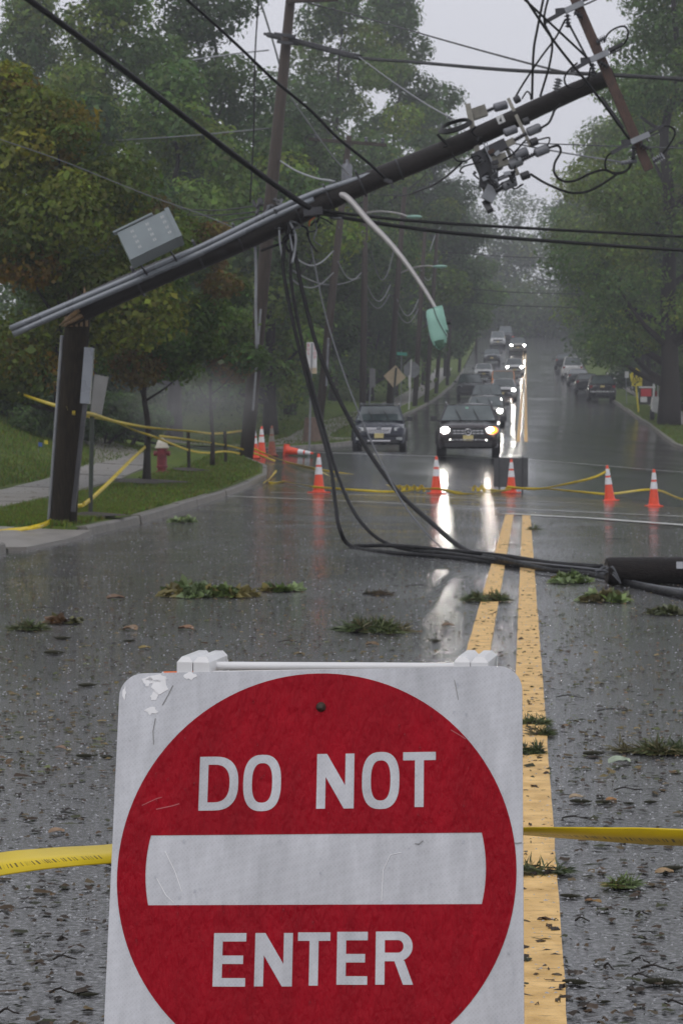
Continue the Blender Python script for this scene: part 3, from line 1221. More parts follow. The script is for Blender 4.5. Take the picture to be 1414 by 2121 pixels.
for cx, cz, rx, rz in [(-.247, -.008, .02, .006), (-.243, -.022, .014, .013), (-.262, -.012, .01, .008), (-.25, -.036, .007, .01), (-.254, -.058, .011, .007), (-.196, -.006, .01, .006), (-.297, -.03, .003, .012)]:
    on_sign([blob(cx, cz, rx, rz)], .0007, .0042).build('peeled_film', 'torn_film', pl)
mat('scratch_dark', (.25, .25, .25), .5, var=.3)
mat('scratch_pale', (.36, .08, .09), .5, var=.3)
for pts, wd, mt_, lf in [([(-.222, -.02), (-.229, -.035), (-.237, -.05)], .0016, 'scratch_dark', .0043), ([(-.247, -.07), (-.25, -.09), (-.248, -.11)], .0013, 'scratch_dark', .0043),
                         ([(.205, -.02), (.208, -.035), (.211, -.05)], .0012, 'scratch_dark', .0043), ([(.289, -.262), (.296, -.263), (.3035, -.262)], .002, 'scratch_dark', .0043),
                         ([(-.262, -.202), (-.24, -.192), (-.232, -.19)], .0012, 'scratch_pale', .005), ([(-.24, -.208), (-.215, -.203), (-.205, -.2)], .0015, 'scratch_pale', .005),
                         ([(.2, -.095), (.213, -.103), (.222, -.109)], .0013, 'scratch_pale', .005), ([(-.224, -.27), (-.208, -.3), (-.196, -.33)], .0011, 'torn_film', .0044),
                         ([(-.235, -.31), (-.22, -.335), (-.208, -.346)], .0011, 'torn_film', .0044), ([(.1, -.345), (.102, -.3), (.112, -.278), (.128, -.275)], .001, 'torn_film', .0044),
                         ([(.148, -.262), (.154, -.263), (.16, -.258)], .0014, 'scratch_dark', .0046)]:
    n = len(pts)
    lp = []
    for i, (x, z) in enumerate(pts):
        dx, dz = pts[min(i + 1, n - 1)][0] - pts[max(i - 1, 0)][0], pts[min(i + 1, n - 1)][1] - pts[max(i - 1, 0)][1]
        q = math.hypot(dx, dz)
        lp.append((x, z, -dz / q * wd / 2, dx / q * wd / 2))
    on_sign([[(x + a, z + b) for x, z, a, b in lp] + [(x - a, z - b) for x, z, a, b in lp[::-1]]], .0004, lf).build('scratch', mt_, pl)
# water beads clinging to the plate
bm_ = MB()
gb = random.Random(23)
for k in range(260):
    x, z = gb.uniform(-.3, .3), -.61 * gb.random() ** 1.1 - .004
    r_ = gb.choice([.0008, .001, .0013, .0018]) * gb.uniform(.7, 1.1)
    sq = gb.uniform(1, 1.9)
    i0 = len(bm_.v)
    for rr0, dd in ((1, 0), (.75, .55), (.25, .85)):
        for j in range(6):
            a = 6.283 * j / 6
            bm_.v.append(tuple(S(x + r_ * rr0 * math.cos(a), z + r_ * sq * rr0 * math.sin(a), .0056 + r_ * dd)))
    for i in range(2):
        for j in range(6):
            bm_.f.append((i0 + i * 6 + j, i0 + i * 6 + (j + 1) % 6, i0 + i * 6 + 6 + (j + 1) % 6, i0 + i * 6 + 6 + j))
    bm_.f.append(tuple(i0 + 12 + j for j in range(6)))
mat('water', (.9, .92, .95), .05, var=.02)
M['water'].node_tree.nodes['Principled BSDF'].inputs['Transmission Weight'].default_value = 1
M['water'].node_tree.nodes['Principled BSDF'].inputs['IOR'].default_value = 1.33
bo = bm_.build('water_beads', 'water', pl, 'full')
bo['kind'] = 'stuff'
# the folding frame behind it
FX = SR @ Vector((1, 0, 0))
BK = SR @ Vector((0, 1, 0))                # away from the viewer, square to the plate
UPV = SR @ Vector((0, 0, 1))
HX = Vector((math.cos(-.0929), math.sin(-.0929), 0))
HY = Vector((-HX.y, HX.x, 0))
for side, xc, hz_ in ((-1, -.193, -.011), (1, .229, -.02)):
    front = MB()
    top = S(xc, .012, -.035)
    foot = S(xc, -.61, -.035)
    k = (top.z - .012) / (top.z - foot.z)
    foot = top + (foot - top) * k
    front.bar(top, foot, .05, .045, BK)
    front.build('front_leg', 'white_plastic', bar_root)
    back = MB()
    tb = top + HY * .075
    fb = Vector((tb.x, tb.y, .012)) + HY * .33
    back.bar(tb, fb, .05, .045, HY)
    back.build('back_leg', 'white_plastic', bar_root)
    # hinge block: two knuckles side by side with a chamfered cap
    kn = MB()
    for j, (dx, w_) in enumerate(((-.0135, .024), (.0125, .025))):
        c = top + HX * dx + HY * .03 + Vector((0, 0, .012 + hz_))
        for (h0_, h1_, ins) in ((-.03, .014, 0), (.014, .022, .006)):
            b0 = [c + HX * sx * (w_ / 2) + HY * sy * .062 + Vector((0, 0, h0_)) for sx, sy in ((-1, -1), (1, -1), (1, 1), (-1, 1))]
            b1 = [c + HX * sx * (w_ / 2 - ins) + HY * sy * (.062 - ins) + Vector((0, 0, h1_)) for sx, sy in ((-1, -1), (1, -1), (1, 1), (-1, 1))]
            kn.hexa(b0 + b1)
    kn.build('hinge_block', 'white_plastic', bar_root)
rail = MB()
rail.tube([S(-.17, .022, -.05), S(.21, .012, -.05)], .0065, 10)
rail.build('top_rod', 'white_plastic', bar_root, True)
MB().bar(S(-.245, .0035, -.02), S(.275, .0005, -.02), .008, .006, UPV).build('top_rail', 'white_plastic', bar_root)
MB().bar(S(-.25, -.1, -.008), S(.28, -.1, -.008), .2, .012, BK).build('striped_panel', 'white_plastic', bar_root)
MB().bar(S(-.24, .001, -.012), S(-.185, .001, -.012), .012, .007, UPV).build('orange_stripe', 'orange_film', bar_root)
MB().bar(S(.0, 0, -.1) + Vector((0, 0, -.55)) - HX * .19 + HY * .3, S(.0, 0, -.1) + Vector((0, 0, -.55)) + HX * .24 + HY * .3, .02, .18, (0, 0, 1)).build('back_panel', 'white_plastic', bar_root)


# ------------------------------------------------------------------ caution tape
def ribbon(m, pts, width, ang, n=8):
    """flat ribbon along a spline; ang = list of angles (deg) of the width against the vertical"""
    sp = spline(pts, n)
    ks = np.linspace(0, len(sp) - 1, len(ang))
    base = len(m.v)
    dist = 0
    if m.uv is None:
        m.uv = []
    vuv = []
    for i, p in enumerate(sp):
        d = (sp[min(i + 1, len(sp) - 1)] - sp[max(i - 1, 0)]).normalized()
        h = d.cross(Vector((0, 0, 1))).normalized()
        u = h.cross(d)
        a = R(float(np.interp(i, ks, ang)))
        wv = (u * math.cos(a) + h * math.sin(a)) * width / 2
        nv = d.cross(wv).normalized() * .0012
        if i:
            dist += (p - sp[i - 1]).length
        for q, vv in ((p - wv - nv, 0), (p + wv - nv, 1), (p + wv + nv, 1), (p - wv + nv, 0)):
            m.v.append(tuple(q))
            vuv.append((dist, vv))
    for i in range(len(sp) - 1):
        for k in range(4):
            k2 = (k + 1) % 4
            f = (base + i * 4 + k, base + i * 4 + k2, base + i * 4 + 4 + k2, base + i * 4 + 4 + k)
            m.f.append(f)
            m.uv += [vuv[x - base] for x in f]
    return m


def tape(label, pts, width=.072, ang=(10, -20, 30, 0), n=8):
    m = ribbon(MB(), pts, width, ang, n)
    o = m.build('caution_tape', 'caution_tape')
    ul = o.data.uv_layers.new(name='UVMap')
    ul.data.foreach_set('uv', np.array(m.uv, np.float32).ravel())
    o.data.polygons.foreach_set('use_smooth', [True] * len(o.data.polygons))
    return tag(o, label, 'caution tape')


tape('wide yellow caution tape running left from the DO NOT ENTER sign', [P(262, 1762, 3.47), P(235, 1768, 3.46), P(120, 1776, 3.4), P(0, 1790, 3.34), P(-250, 1835, 3.3), P(-900, 1960, 3.2)], .062, (76, 75, 73, 71, 60, 50))
tape('yellow caution tape twisted thin running right from the DO NOT ENTER sign', [P(1050, 1722, 3.5), P(1085, 1723, 3.5), P(1180, 1726, 3.45), P(1300, 1731, 3.4), P(1414, 1735, 3.35), P(1700, 1750, 3.3), P(2200, 1800, 3.2)], .06, (74, 72, 66, 60, 58, 55, 50))

# cones -----------------------------------------------------------
def make_cone(name, label, loc, h=.9, dirty=False, tilt=None, rz=0, group='traffic cones across the junction'):
    t = thing(name, label, 'traffic cone', loc, rz, group)
    if tilt:
        t.rotation_euler = tilt
    k = h / .914
    o_ = 'cone_dirty' if dirty else 'cone_orange'
    r0, r1 = .135 * k, .03 * k

    def rad(z):
        return r0 + (r1 - r0) * (z - .04 * k) / (h - .04 * k)
    m = MB()
    b = .19 * k
    m.box((0, 0, .014), (2 * b, 2 * b, .028))
    m.lathe([(b * .86, .028), (b * .8, .045 * k), (r0 + .005, .055 * k)], 18)
    m.build('base', o_, t)
    z1, z2, z3, z4 = .47 * h, .66 * h, .715 * h, .905 * h
    MB().lathe([(rad(.03), .03 * k), (rad(z1), z1)], 20).build('lower_body', o_, t, True)
    MB().lathe([(rad(z2) , z2), (rad(z3), z3)], 20).build('middle_band', o_, t, True)
    MB().lathe([(rad(z4), z4), (rad(h) , h * .985), (r1 * .6, h), (.004, h)], 20).build('tip', o_, t, True)
    for a, b_ in ((z1, z2), (z3, z4)):
        MB().lathe([(rad(a) + .004, a), (rad(b_) + .004, b_)], 20).build('reflective_collar', 'cone_white' if not dirty else 'fibreglass', t, True)
    return t


CONES = [((660, 1021), 'traffic cone standing alone left of the hanging cables', .9), ((903, 1023), 'traffic cone in front of the black car with headlights', .9),
         ((1058, 1021), 'traffic cone in front of the dark board', .86), ((1262, 1038), 'slightly tilted traffic cone holding up the tape end', .9),
         ((1353, 1049), 'rightmost traffic cone of the row', .84)]
cone_pos = []
for (u, v), lb, h in CONES:
    p = Gv(u, v)
    cone_pos.append(p)
    make_cone('traffic_cone', lb, p, h, tilt=(0, R(-5), .3) if u == 1262 else None, rz=random.uniform(0, 1))
for u, v, lb, d_ in ((527, 949, 'left cone of the cluster beside the upright pole', 0), (542, 946, 'cone just right of another by the upright pole', 0), (563, 944, 'dirty brown faded cone at the street corner', 1)):
    make_cone('traffic_cone', lb, Gv(u, v), .9, bool(d_), group='cones at the street corner')
p = Gv(592, 943)
make_cone('traffic_cone', 'traffic cone lying on its side at the corner', p + Vector((0, 0, .15)), .9, tilt=(R(6), R(96), R(-12)), group='cones at the street corner')
# dark board behind the third cone
p = Gv(1057, 1019) + Vector((0, .55, 0))
p.z = zr(p.x, p.y)
bt = thing('road_board', 'dark square board on a low stand behind the middle cone', 'sign', p)
MB().box((0, 0, .48), (.88, .02, .76), Matrix.Rotation(R(-6), 3, 'X')).build('board', mat('board_dark', (.055, .057, .06), .45, var=.25, scale=5), bt)
for s in (-1, 1):
    MB().bar((s * .3, .03, .9), (s * .3, -.05, .0), .04, .04).build('front_leg', 'dark_steel', bt)
    MB().bar((s * .3, .05, .82), (s * .3, .42, .0), .04, .04).build('back_leg', 'dark_steel', bt)

# ------------------------------------------------------------------ broken utility pole
base = gl(130, 31.6)
base.z -= .03
st = thing('pole_stump', 'standing stump of the snapped utility pole on the verge', 'utility pole', base)
topp = P(163, 640, 31.6)
pts = [Vector((0, 0, -.2)), (topp - base) * .33, (topp - base) * .66, topp - base]
MB().tube(spline(pts, 4), [.185 - .012 * k / 12 for k in range(13)], 20).build('post', 'pole_wood', st, 'full')
g = random.Random(9)
for k in range(16):
    a = 6.283 * k / 16
    c = topp - base + Vector((math.cos(a) * .12, math.sin(a) * .12, -.08))
    tipp = c + Vector((g.uniform(-.03, .06), g.uniform(-.03, .03), g.uniform(.15, .42)))
    MB().tube([c, c.lerp(tipp, .6), tipp], [.045, .03, .003], 5).build('splinter', 'pole_wood' if k % 3 else 'splinter_wood', st)
for k in range(5):
    c = topp - base + Vector((-.14 + .07 * k, -.15, -.25))
    tipp = c + Vector((g.uniform(-.04, .08), g.uniform(-.05, .02), g.uniform(.3, .55)))
    MB().tube([c, c.lerp(tipp, .5), tipp], [.022, .016, .002], 5).build('splinter', 'splinter_wood', st)
cdir = (topp - base).normalized()
MB().tube([Vector((-.19, -.02, .1)), Vector((-.19, -.02, .1)) + cdir * 2.6], .025, 8).build('riser_pipe', 'grey_steel', st, True)
MB().box((.03 + .07, -.2, 2.42), (.1, .03, .16)).build('tag_plate', 'grey_steel', st)
for z_, sz in ((1.42, .05), (1.3, .04), (.52, .05)):
    MB().box((.13, -.155, z_), (sz, .02, sz)).build('marker', 'school_yellow' if z_ > 1 else 'fibreglass', st)
# tall pale sheath on the stump's right side
q0, q1 = P(177, 836, 31.45), P(186, 720, 31.45)
sh = MB()
sh.bar(q0, q1, .13, .1, (0, 1, 0))
sh.build('cable_guard', 'pipe_grey', st, world=True)
sh = MB()
sh.bar(P(152, 1060, 31.45), q0, .06, .05, (0, 1, 0))
sh.build('guard_strap', 'dark_steel', st, world=True)

A, B = P(168, 640, 31.25), P(1270, 156, 30.9)
sp_ = thing('snapped_pole', 'snapped utility pole leaning across the road on its cables', 'utility pole', A)
ax = (B - A).normalized()
perp = Vector((0, -1, 0)) - ax * (-ax.y)
perp.normalize()
upp = ax.cross(Vector((0, 1, 0)))
upp = -upp if upp.z < 0 else upp
upp.normalize()
L_ = (B - A).length


def pa(t):
    return A.lerp(B, t)


mm = MB()
mm.tube([pa(k / 14) + upp * .018 * math.sin(k * 1.1) * (1 if 0 < k < 14 else 0) for k in range(15)], [.178 - .062 * k / 14 for k in range(15)], 20)
mm.build('shaft', 'pole_wood_lying', sp_, 'full', world=True)
for k in range(14):
    a = 6.283 * k / 14
    c = A + (perp * math.cos(a) + upp * math.sin(a)) * .11 + ax * .06
    tipp = c - ax * g.uniform(.1, .38) + Vector((0, 0, g.uniform(-.12, .02)))
    MB().tube([c, c.lerp(tipp, .6), tipp], [.045, .032, .004], 5).build('splinter', 'splinter_wood' if k % 4 == 0 else 'pole_wood', sp_, world=True)
# conduits riding on it
for off, r_, e1, du in ((-6.5, .042, 800, 0), (5.5, .045, 690, 14)):
    ps = [(22 + du * .4, 687), (140, 637), (290, 573), (420, 516), (560, 447), (650, 407), (720, 384), (800, 358)]
    ps = [q for q in ps if q[0] <= e1 + 1]
    MB().tube(spline([P(u, v + off, 30.98) for u, v in ps], 4), r_, 10).build('conduit', 'pipe_grey', sp_, 'full', world=True)
for t in (.11, .225, .3, .41, .47, .53, .6):
    c = pa(t)
    rr = .178 - .062 * t
    n0 = MB()
    ring = [c + (perp * math.cos(6.283 * k / 20) + upp * math.sin(6.283 * k / 20)) * (rr + (.085 if 0.1 < k / 20 < .42 and t < .56 else .012)) for k in range(21)]
    n0.tube(ring, .014, 5)
    n0.build('strap', 'dark_steel', sp_, world=True)
MB().box(P(1036, 247, 30.75), (.1, .012, .11), Matrix.Rotation(R(-24), 3, 'Y')).build('number_tag', 'white_sign', sp_, world=True)
MB().prism([[(-.02, -.03), (.02, -.03), (.0, .035)]], .004, lambda x, z, d: P(1036, 247, 30.74) + Vector((x, -d - .004, z))).build('tag_mark', 'black_ink', sp_, world=True)
# cabinet
fr = [P(270, 538, 30.3), P(373, 488, 30.3), P(350, 432, 30.3), P(243, 482, 30.3)]
e3 = P(277, 557, 30.72) - P(270, 538, 30.3)
cab = MB().hexa(fr + [q + e3 for q in fr]).build('cabinet', 'cabinet_grey', sp_, world=True)
fix_normals(cab)
ex, ez = fr[1] - fr[0], fr[3] - fr[0]
en = ex.cross(ez).normalized()
if en.y > 0:
    en = -en
lid = [fr[3] + ez * .10 - ex * .06 + en * .02, fr[3] + ez * .10 + ex * .72 + en * .02, fr[3] + ez * .04 + ex * .72 + en * .02, fr[3] + ez * .04 - ex * .06 + en * .02]
MB().hexa(lid + [q - en * .28 for q in lid]).build('lid_edge', 'cabinet_grey', cab, world=True)
for a0, a1 in (((.955, -.02), (1.035, 1.03)),):
    q = [fr[0] + ex * a0[0] + ez * a0[1] + en * .015, fr[0] + ex * a1[0] + ez * a0[1] + en * .015, fr[0] + ex * a1[0] + ez * a1[1] + en * .015, fr[0] + ex * a0[0] + ez * a1[1] + en * .015]
    MB().hexa(q + [z_ + e3 * 1.02 for z_ in q]).build('end_flange', 'cabinet_grey', cab, world=True)
for i in range(3):
    for j in range(4):
        for k in range(2):
            c = fr[0] + ex * (.24 + i * .30 + k * .035) + ez * (.24 + j * .19)
            n0 = MB()
            n0.bar(c - ez * .03, c + ez * .055, .012, .01, en)
            n0.build('louvre', 'white_sign', cab, world=True)
mb = MB()
for k in (.15, .75):
    mb.bar(fr[0] + e3 + ex * k, fr[0] + e3 * 1.0 + ex * k - upp * .12 + Vector((0, .25, 0)), .05, .02, ax)
mb.build('mounting_bracket', 'dark_steel', cab, world=True)
# street lamp still bolted to it
arm = spline([P(700, 400, 31.0), P(722, 412, 30.9), P(762, 457, 30.7), P(806, 502, 30.5), P(846, 552, 30.3), P(880, 602, 30.15), P(906, 646, 30.05)], 5)
am = MB().tube(arm, [.05 - .028 * k / (len(arm) - 1) for k in range(len(arm))], 12).build('lamp_arm', 'lamp_arm', sp_, 'full', world=True)
h0, h1 = P(898, 640, 30.05), P(915, 724, 29.95)
hd = (h1 - h0).normalized()
hw = hd.cross(Vector((0, 1, 0))).normalized()      # across, in the picture plane
hb = hd.cross(hw).normalized()
head = MB()
LEN = (h1 - h0).length
prof = [(0, .085, .05, 0), (.03, .105, .07, 0), (.1, .115, .08, 0), (.3, .12, .085, .0), (.5, .12, .085, -.004), (.7, .112, .085, -.008), (.85, .088, .07, -.012), (.95, .05, .045, -.016), (1, .012, .012, -.018)]
n = 16
for t, a, b_, sh_ in prof:
    for k in range(n):
        an = 6.283 * k / n
        cs, sn = math.cos(an), math.sin(an)
        head.v.append(tuple(h0 + hd * LEN * t + hw * (math.copysign(abs(cs) ** .7, cs) * a + sh_) + hb * math.copysign(abs(sn) ** .7, sn) * b_))
for i in range(len(prof) - 1):
    for k in range(n):
        k2 = (k + 1) % n
        head.f.append((i * n + k, i * n + k2, (i + 1) * n + k2, (i + 1) * n + k))
head.f.append(tuple(range(n)))
lh = head.build('lamp_head', 'lamp_green', am, 'full', world=True)
fix_normals(lh)
# raised ballast housing on the right half and the lens rim
hs = 1 if (hw.x > 0) else -1
n0 = MB()
n0.hexa([h0 + hd * LEN * t + hw * hs * a + hb * b_ for t, a, b_ in ((-.02, .0, -.105), (-.02, .12, -.09), (.62, .13, -.06), (.4, .03, -.105))] +
        [h0 + hd * LEN * t + hw * hs * a + hb * b_ for t, a, b_ in ((-.02, .0, .06), (-.02, .12, .06), (.62, .13, .05), (.4, .03, .06))])
o = n0.build('housing', 'lamp_green', am, world=True)
fix_normals(o)
n0 = MB()
n0.tube([P(921, 668, 30.0), P(932, 667, 30.0)], .034, 10)
n0.build('photocell', 'black_trim', am, True, world=True)
MB().bar(h0 + hd * LEN * .12 - hw * hs * .112 - hb * .05, h0 + hd * LEN * .9 - hw * hs * .05 - hb * .05, .025, .05, hb).build('lens', 'lamp_lens', am, world=True)


seam = [h0 + hd * LEN * t + hw * hs * a - hb * .088 for t, a in ((.0, .0), (.2, .01), (.4, .035), (.6, .07), (.75, .1))]
MB().tube(spline(seam, 3), .006, 5).build('seam', 'dark_steel', am, world=True)
MB().tube(spline([q + hb * .176 for q in seam], 3), .006, 5).build('seam', 'dark_steel', am, world=True)
tip0 = h0 + hd * LEN * .8 - hw * hs * .012
MB().tube([tip0, tip0 + hd * .05, tip0 + hd * .09, tip0 + hd * .112], [.094, .078, .05, .012], 14).build('lens_tip', mat('lens_dull', (.1, .17, .13), .25, var=.3, scale=9), am, True, world=True)
for t in (.3, .55):
    MB().box(h0 + hd * LEN * t - hw * hs * .118, (.02, .05, .05)).build('latch', 'grey_steel', am, world=True)


# crossarm with its clamps
def PP(u, v, d=30.6):
    return P(u, v, d)


xa = MB().bar(P(1164, -62, 30.55), P(1343, 352, 30.55), .125, .11, (0, 1, 0)).build('crossarm', mat('arm_wood', (.07, .036, .026), .5, var=.4, scale=8, stretch=(3, 3, 1), bump=.5, bscale=20), sp_, world=True)
for a_, b_ in (((1236, 160), (1172, 40)), ((1245, 200), (1290, 265))):
    MB().bar(P(*a_, 30.45), P(*b_, 30.47), .03, .012, (0, 1, 0)).build('brace', 'dark_steel', sp_, world=True)


def insul(m, a, b, n=5, r=.05, core=.02):
    a, b = Vector(a), Vector(b)
    m.tube([a, b], core, 8)
    for k in range(n):
        c = a.lerp(b, (k + .5) / n)
        d = (b - a).normalized()
        m.tube([c - d * .008, c + d * .004, c + d * .01], [r * .55, r, r * .4], 10)


def clamp(cu, cv):
    e = Vector((.91, -.41))          # along the pole, in pixels
    f = Vector((.41, .91))
    def q(a, b, d=30.42):
        return P(cu + e.x * a + f.x * b, cv + e.y * a + f.y * b, d)
    c = MB().bar(q(-12, 0), q(30, 0), .075, .06, (0, 1, 0)).build('clamp_bar', 'grey_steel', xa, world=True)
    for a0, b0, a1, b1, t0 in ((30, -4, 64, -4, .035), (30, 5, 58, 5, .02), (-58, 4, -12, 0, .05), (-30, -8, -12, -2, .06)):
        MB().bar(q(a0, b0), q(a1, b1), t0, t0, (0, 1, 0)).build('jaw', 'dark_steel', xa, world=True)
    for a0, b0, a1, b1, n_ in ((-10, 8, -20, 34, 4), (4, 10, 16, 28, 3)):
        m = MB()
        insul(m, q(a0, b0), q(a1, b1), n_, .05)
        m.build('insulator', 'dark_steel', xa, True, world=True)
    return q


q1_ = clamp(1180, 18)
q2_ = clamp(1232, 120)
q3_ = clamp(1316, 290)
for a_, b_ in (((1234, 88), (1254, 78)), ((1352, 335), (1373, 322))):
    m = MB()
    insul(m, P(*a_, 30.5), P(*b_, 30.45), 5, .055)
    m.build('spool_insulator', 'porcelain', xa, True, world=True)
m = MB()
insul(m, P(1150, 188, 30.7), P(1157, 163, 30.7), 4, .06, .03)
m.build('pin_insulator', 'grey_steel', sp_, True, world=True)
m = MB()
insul(m, P(1284, 338, 30.45), P(1318, 333, 30.45), 5, .035, .025)
m.build('dead_end_insulator', 'porcelain', xa, True, world=True)

# switchgear: bracket plank, three switch units, arresters
bk = MB().bar(P(968, 216, 31.12), P(1013, 437, 30.7), .075, .05, (0, 1, 0)).build('switch_bracket', 'fibreglass', sp_, world=True)
MB().bar(P(1004, 418, 30.74), P(1015, 437, 30.66), .09, .09, (0, 1, 0)).build('bracket_end', 'dark_steel', bk, world=True)
MB().bar(P(1052, 205, 31.0), P(1098, 302, 30.6), .045, .04, (0, 1, 0)).build('arrester_bracket', 'fibreglass', bk, world=True)
MB().bar(P(1048, 305, 30.7), P(1072, 362, 30.6), .05, .04, (0, 1, 0)).build('arrester_bracket', 'fibreglass', bk, world=True)


def cyl(name, material, a, b, r, d=30.6, d2=None):
    return MB().tube([P(*a, d), P(*a, d).lerp(P(*b, d2 or d), .08), P(*a, d).lerp(P(*b, d2 or d), .92), P(*b, d2 or d)], [r * .75, r, r, r * .75], 12).build(name, material, bk, True, world=True)


def block(name, material, a, b, w_, t_, d=30.6):
    return MB().bar(P(*a, d), P(*b, d), w_, t_, (0, 1, 0)).build(name, material, bk, world=True)


# unit on the far side, above the pole
block('switch_body', 'fibreglass', (978, 238), (1006, 228), .15, .15, 31.2)
cyl('bushing_cap', 'porcelain', (1022, 224), (1050, 216), .062, 31.2)
m = MB()
insul(m, P(1004, 232, 31.2), P(1024, 223, 31.2), 5, .035)
m.build('fins', 'dark_steel', bk, True, world=True)
# lower units
for (bx, by), dd in (((1010, 322), 30.55), ((1030, 345), 30.5), ((1002, 388), 30.55)):
    pass
block('switch_body', 'dark_steel', (985, 345), (1030, 325), .34, .2, 30.72)
block('switch_body', 'dark_steel', (992, 372), (1030, 372), .22, .18, 30.7)
block('switch_body', 'fibreglass', (1020, 338), (1049, 328), .17, .12, 30.55)
block('switch_body', 'dark_steel', (1004, 318), (1046, 298), .14, .2, 30.66)
block('switch_body', 'fibreglass', (1046, 300), (1064, 291), .085, .08, 30.6)
block('switch_body', 'grey_steel', (1002, 395), (1026, 408), .2, .14, 30.66)
cyl('bushing_cap', 'porcelain', (1043, 276), (1070, 266), .058, 30.72)
cyl('bushing_cap', 'porcelain', (1091, 275), (1119, 263), .062, 30.6)
cyl('bushing_cap', 'porcelain', (1062, 325), (1092, 312), .064, 30.6)
cyl('bushing_cap', 'porcelain', (1107, 318), (1136, 306), .064, 30.5)
cyl('bushing_cap', 'porcelain', (1040, 388), (1068, 375), .064, 30.55)
cyl('bushing_cap', 'grey_steel', (1052, 343), (1080, 330), .075, 30.62)
for a_, b_ in (((1064, 291), (1090, 276)), ((1080, 332), (1108, 318)), ((1026, 397), (1042, 388))):
    m = MB()
    insul(m, P(*a_, 30.58), P(*b_, 30.55), 6, .04, .022)
    m.build('fins', 'dark_steel', bk, True, world=True)
for a_, b_, r_ in (((1070, 207), (1076, 203), .05), ((1088, 252), (1095, 249), .05), ((1103, 295), (1113, 291), .055), ((1084, 365), (1096, 360), .055)):
    cyl('arrester', 'dark_steel', (a_[0] - 6, a_[1] + 2), b_, r_, 30.6)
block('tie_rod', 'grey_steel', (1000, 295), (1028, 357), .022, .02, 30.5)
block('tie_rod', 'grey_steel', (1007, 293), (1021, 356), .012, .02, 30.5)
block('tie_rod', 'grey_steel', (1022, 376), (1056, 362), .045, .03, 30.6)
block('hanger', 'dark_steel', (1058, 355), (1064, 384), .09, .08, 30.62)
# ring of spare cable
cc_, e_, f_ = P(942, 263, 31.0), (P(975, 252, 31.0) - P(942, 263, 31.0)), (P(948, 274, 30.8) - P(942, 263, 31.0))
f_ = f_ + Vector((0, -.16, 0))
for k in range(4):
    s = 1 - .05 * k
    ring = [cc_ + (e_ * math.cos(6.283 * j / 24) + f_ * math.sin(6.283 * j / 24)) * s + Vector((0, .01 * k, .014 * k)) for j in range(25)]
    MB().tube(ring, .014, 6).build('cable_coil', 'cable_black', sp_, 'full', world=True)


def loop(pts, r=.014, mt='cable_black', nm='jumper_loop'):
    return MB().tube(spline([P(*q) if len(q) == 3 else P(*q, 30.45) for q in pts], 6), r, 6).build(nm, mt, sp_, 'full', world=True)


loop([(1250, 88), (1258, 70), (1275, 58), (1293, 55), (1300, 70), (1290, 92), (1262, 108)])
loop([(1372, 318), (1385, 300), (1396, 280), (1393, 266), (1375, 261), (1355, 270), (1345, 276)])
loop([(1195, 130), (1175, 148), (1168, 165), (1176, 180), (1200, 182), (1216, 165), (1222, 140)])
loop([(1278, 310), (1258, 322), (1252, 340), (1258, 354), (1278, 358), (1300, 350), (1312, 325)])
loop([(1136, 306), (1155, 302), (1160, 315), (1148, 338), (1148, 360), (1165, 375), (1190, 374), (1220, 360), (1250, 352), (1275, 360), (1300, 350), (1312, 318)], .018)
loop([(1097, 360), (1130, 380), (1175, 398), (1210, 398), (1240, 385), (1275, 362)], .018)
loop([(1118, 266), (1135, 255), (1143, 240), (1148, 228), (1160, 216)], .018)
loop([(1080, 205), (1090, 190), (1097, 195), (1099, 207)], .012)
loop([(1113, 290), (1135, 285), (1137, 292), (1132, 303)], .012)
loop([(1040, 332), (1062, 318), (1088, 290)], .014)
loop([(935, 318), (945, 332), (962, 334), (985, 322), (1000, 330)], .012)
loop([(960, 358), (952, 355), (960, 345), (985, 338)], .012)
loop([(905, 278), (925, 300), (918, 305)], .02)
for k in range(14):
    u0, v0 = 975 + g.uniform(0, 95), 290 + g.uniform(0, 100)
    pts = [(u0, v0, 30.45)]
    for j in range(3):
        pts.append((pts[-1][0] + g.uniform(-16, 18), pts[-1][1] + g.uniform(-12, 14), 30.45 + g.uniform(-.1, .2)))
    loop(pts, g.choice([.008, .011, .014]), g.choice(['cable_black', 'cable_black', 'cable_grey']), 'loose_wire')
for k in range(7):
    u0, v0 = 985 + g.uniform(0, 60), 310 + g.uniform(0, 85)
    block('bolt_plate', g.choice(['dark_steel', 'rust', 'grey_steel']), (u0, v0), (u0 + g.uniform(8, 16), v0 - g.uniform(2, 8)), .05, .05, 30.46)
# tangle under the pole where the cables are tied
for k in range(12):
    u0, v0 = 590 + g.uniform(-5, 75), 470 - g.uniform(0, 40)
    pts = [(u0, v0, 31.0)]
    for j in range(3):
        pts.append((pts[-1][0] + g.uniform(-18, 18), pts[-1][1] + g.uniform(-4, 24), 30.9 + g.uniform(-.2, .2)))
    loop(pts, g.choice([.01, .014, .02]), g.choice(['cable_black', 'cable_black', 'cable_grey']), 'loose_wire')
loop([(640, 468, 30.9), (642, 458, 30.85), (652, 450, 30.85)], .012, 'copper', 'bare_copper')
MB().bar(P(795, 372, 30.8), P(812, 378, 30.8), .06, .05).build('cable_bracket', 'dark_steel', sp_, world=True)
MB().bar(P(628, 440, 30.8), P(668, 436, 30.8), .12, .1).build('cable_bracket', 'dark_steel', sp_, world=True)


# ------------------------------------------------------------------ wires
def wire(name, label, pts, r, mt='cable_black', sag=0, n=7, cat='cable', sides=6):
    w_ = [p_ if isinstance(p_, Vector) else P(*p_) for p_ in pts]
    sp = spline(w_, n)
    return tag(MB().tube(sp, r, sides).build(name, mt, None, 'full'), label, cat)


# cables hanging from the snapped pole to the road
def gd(u, v, lift=.02):
    p_ = Gv(u, v)
    p_.z += lift
    return p_


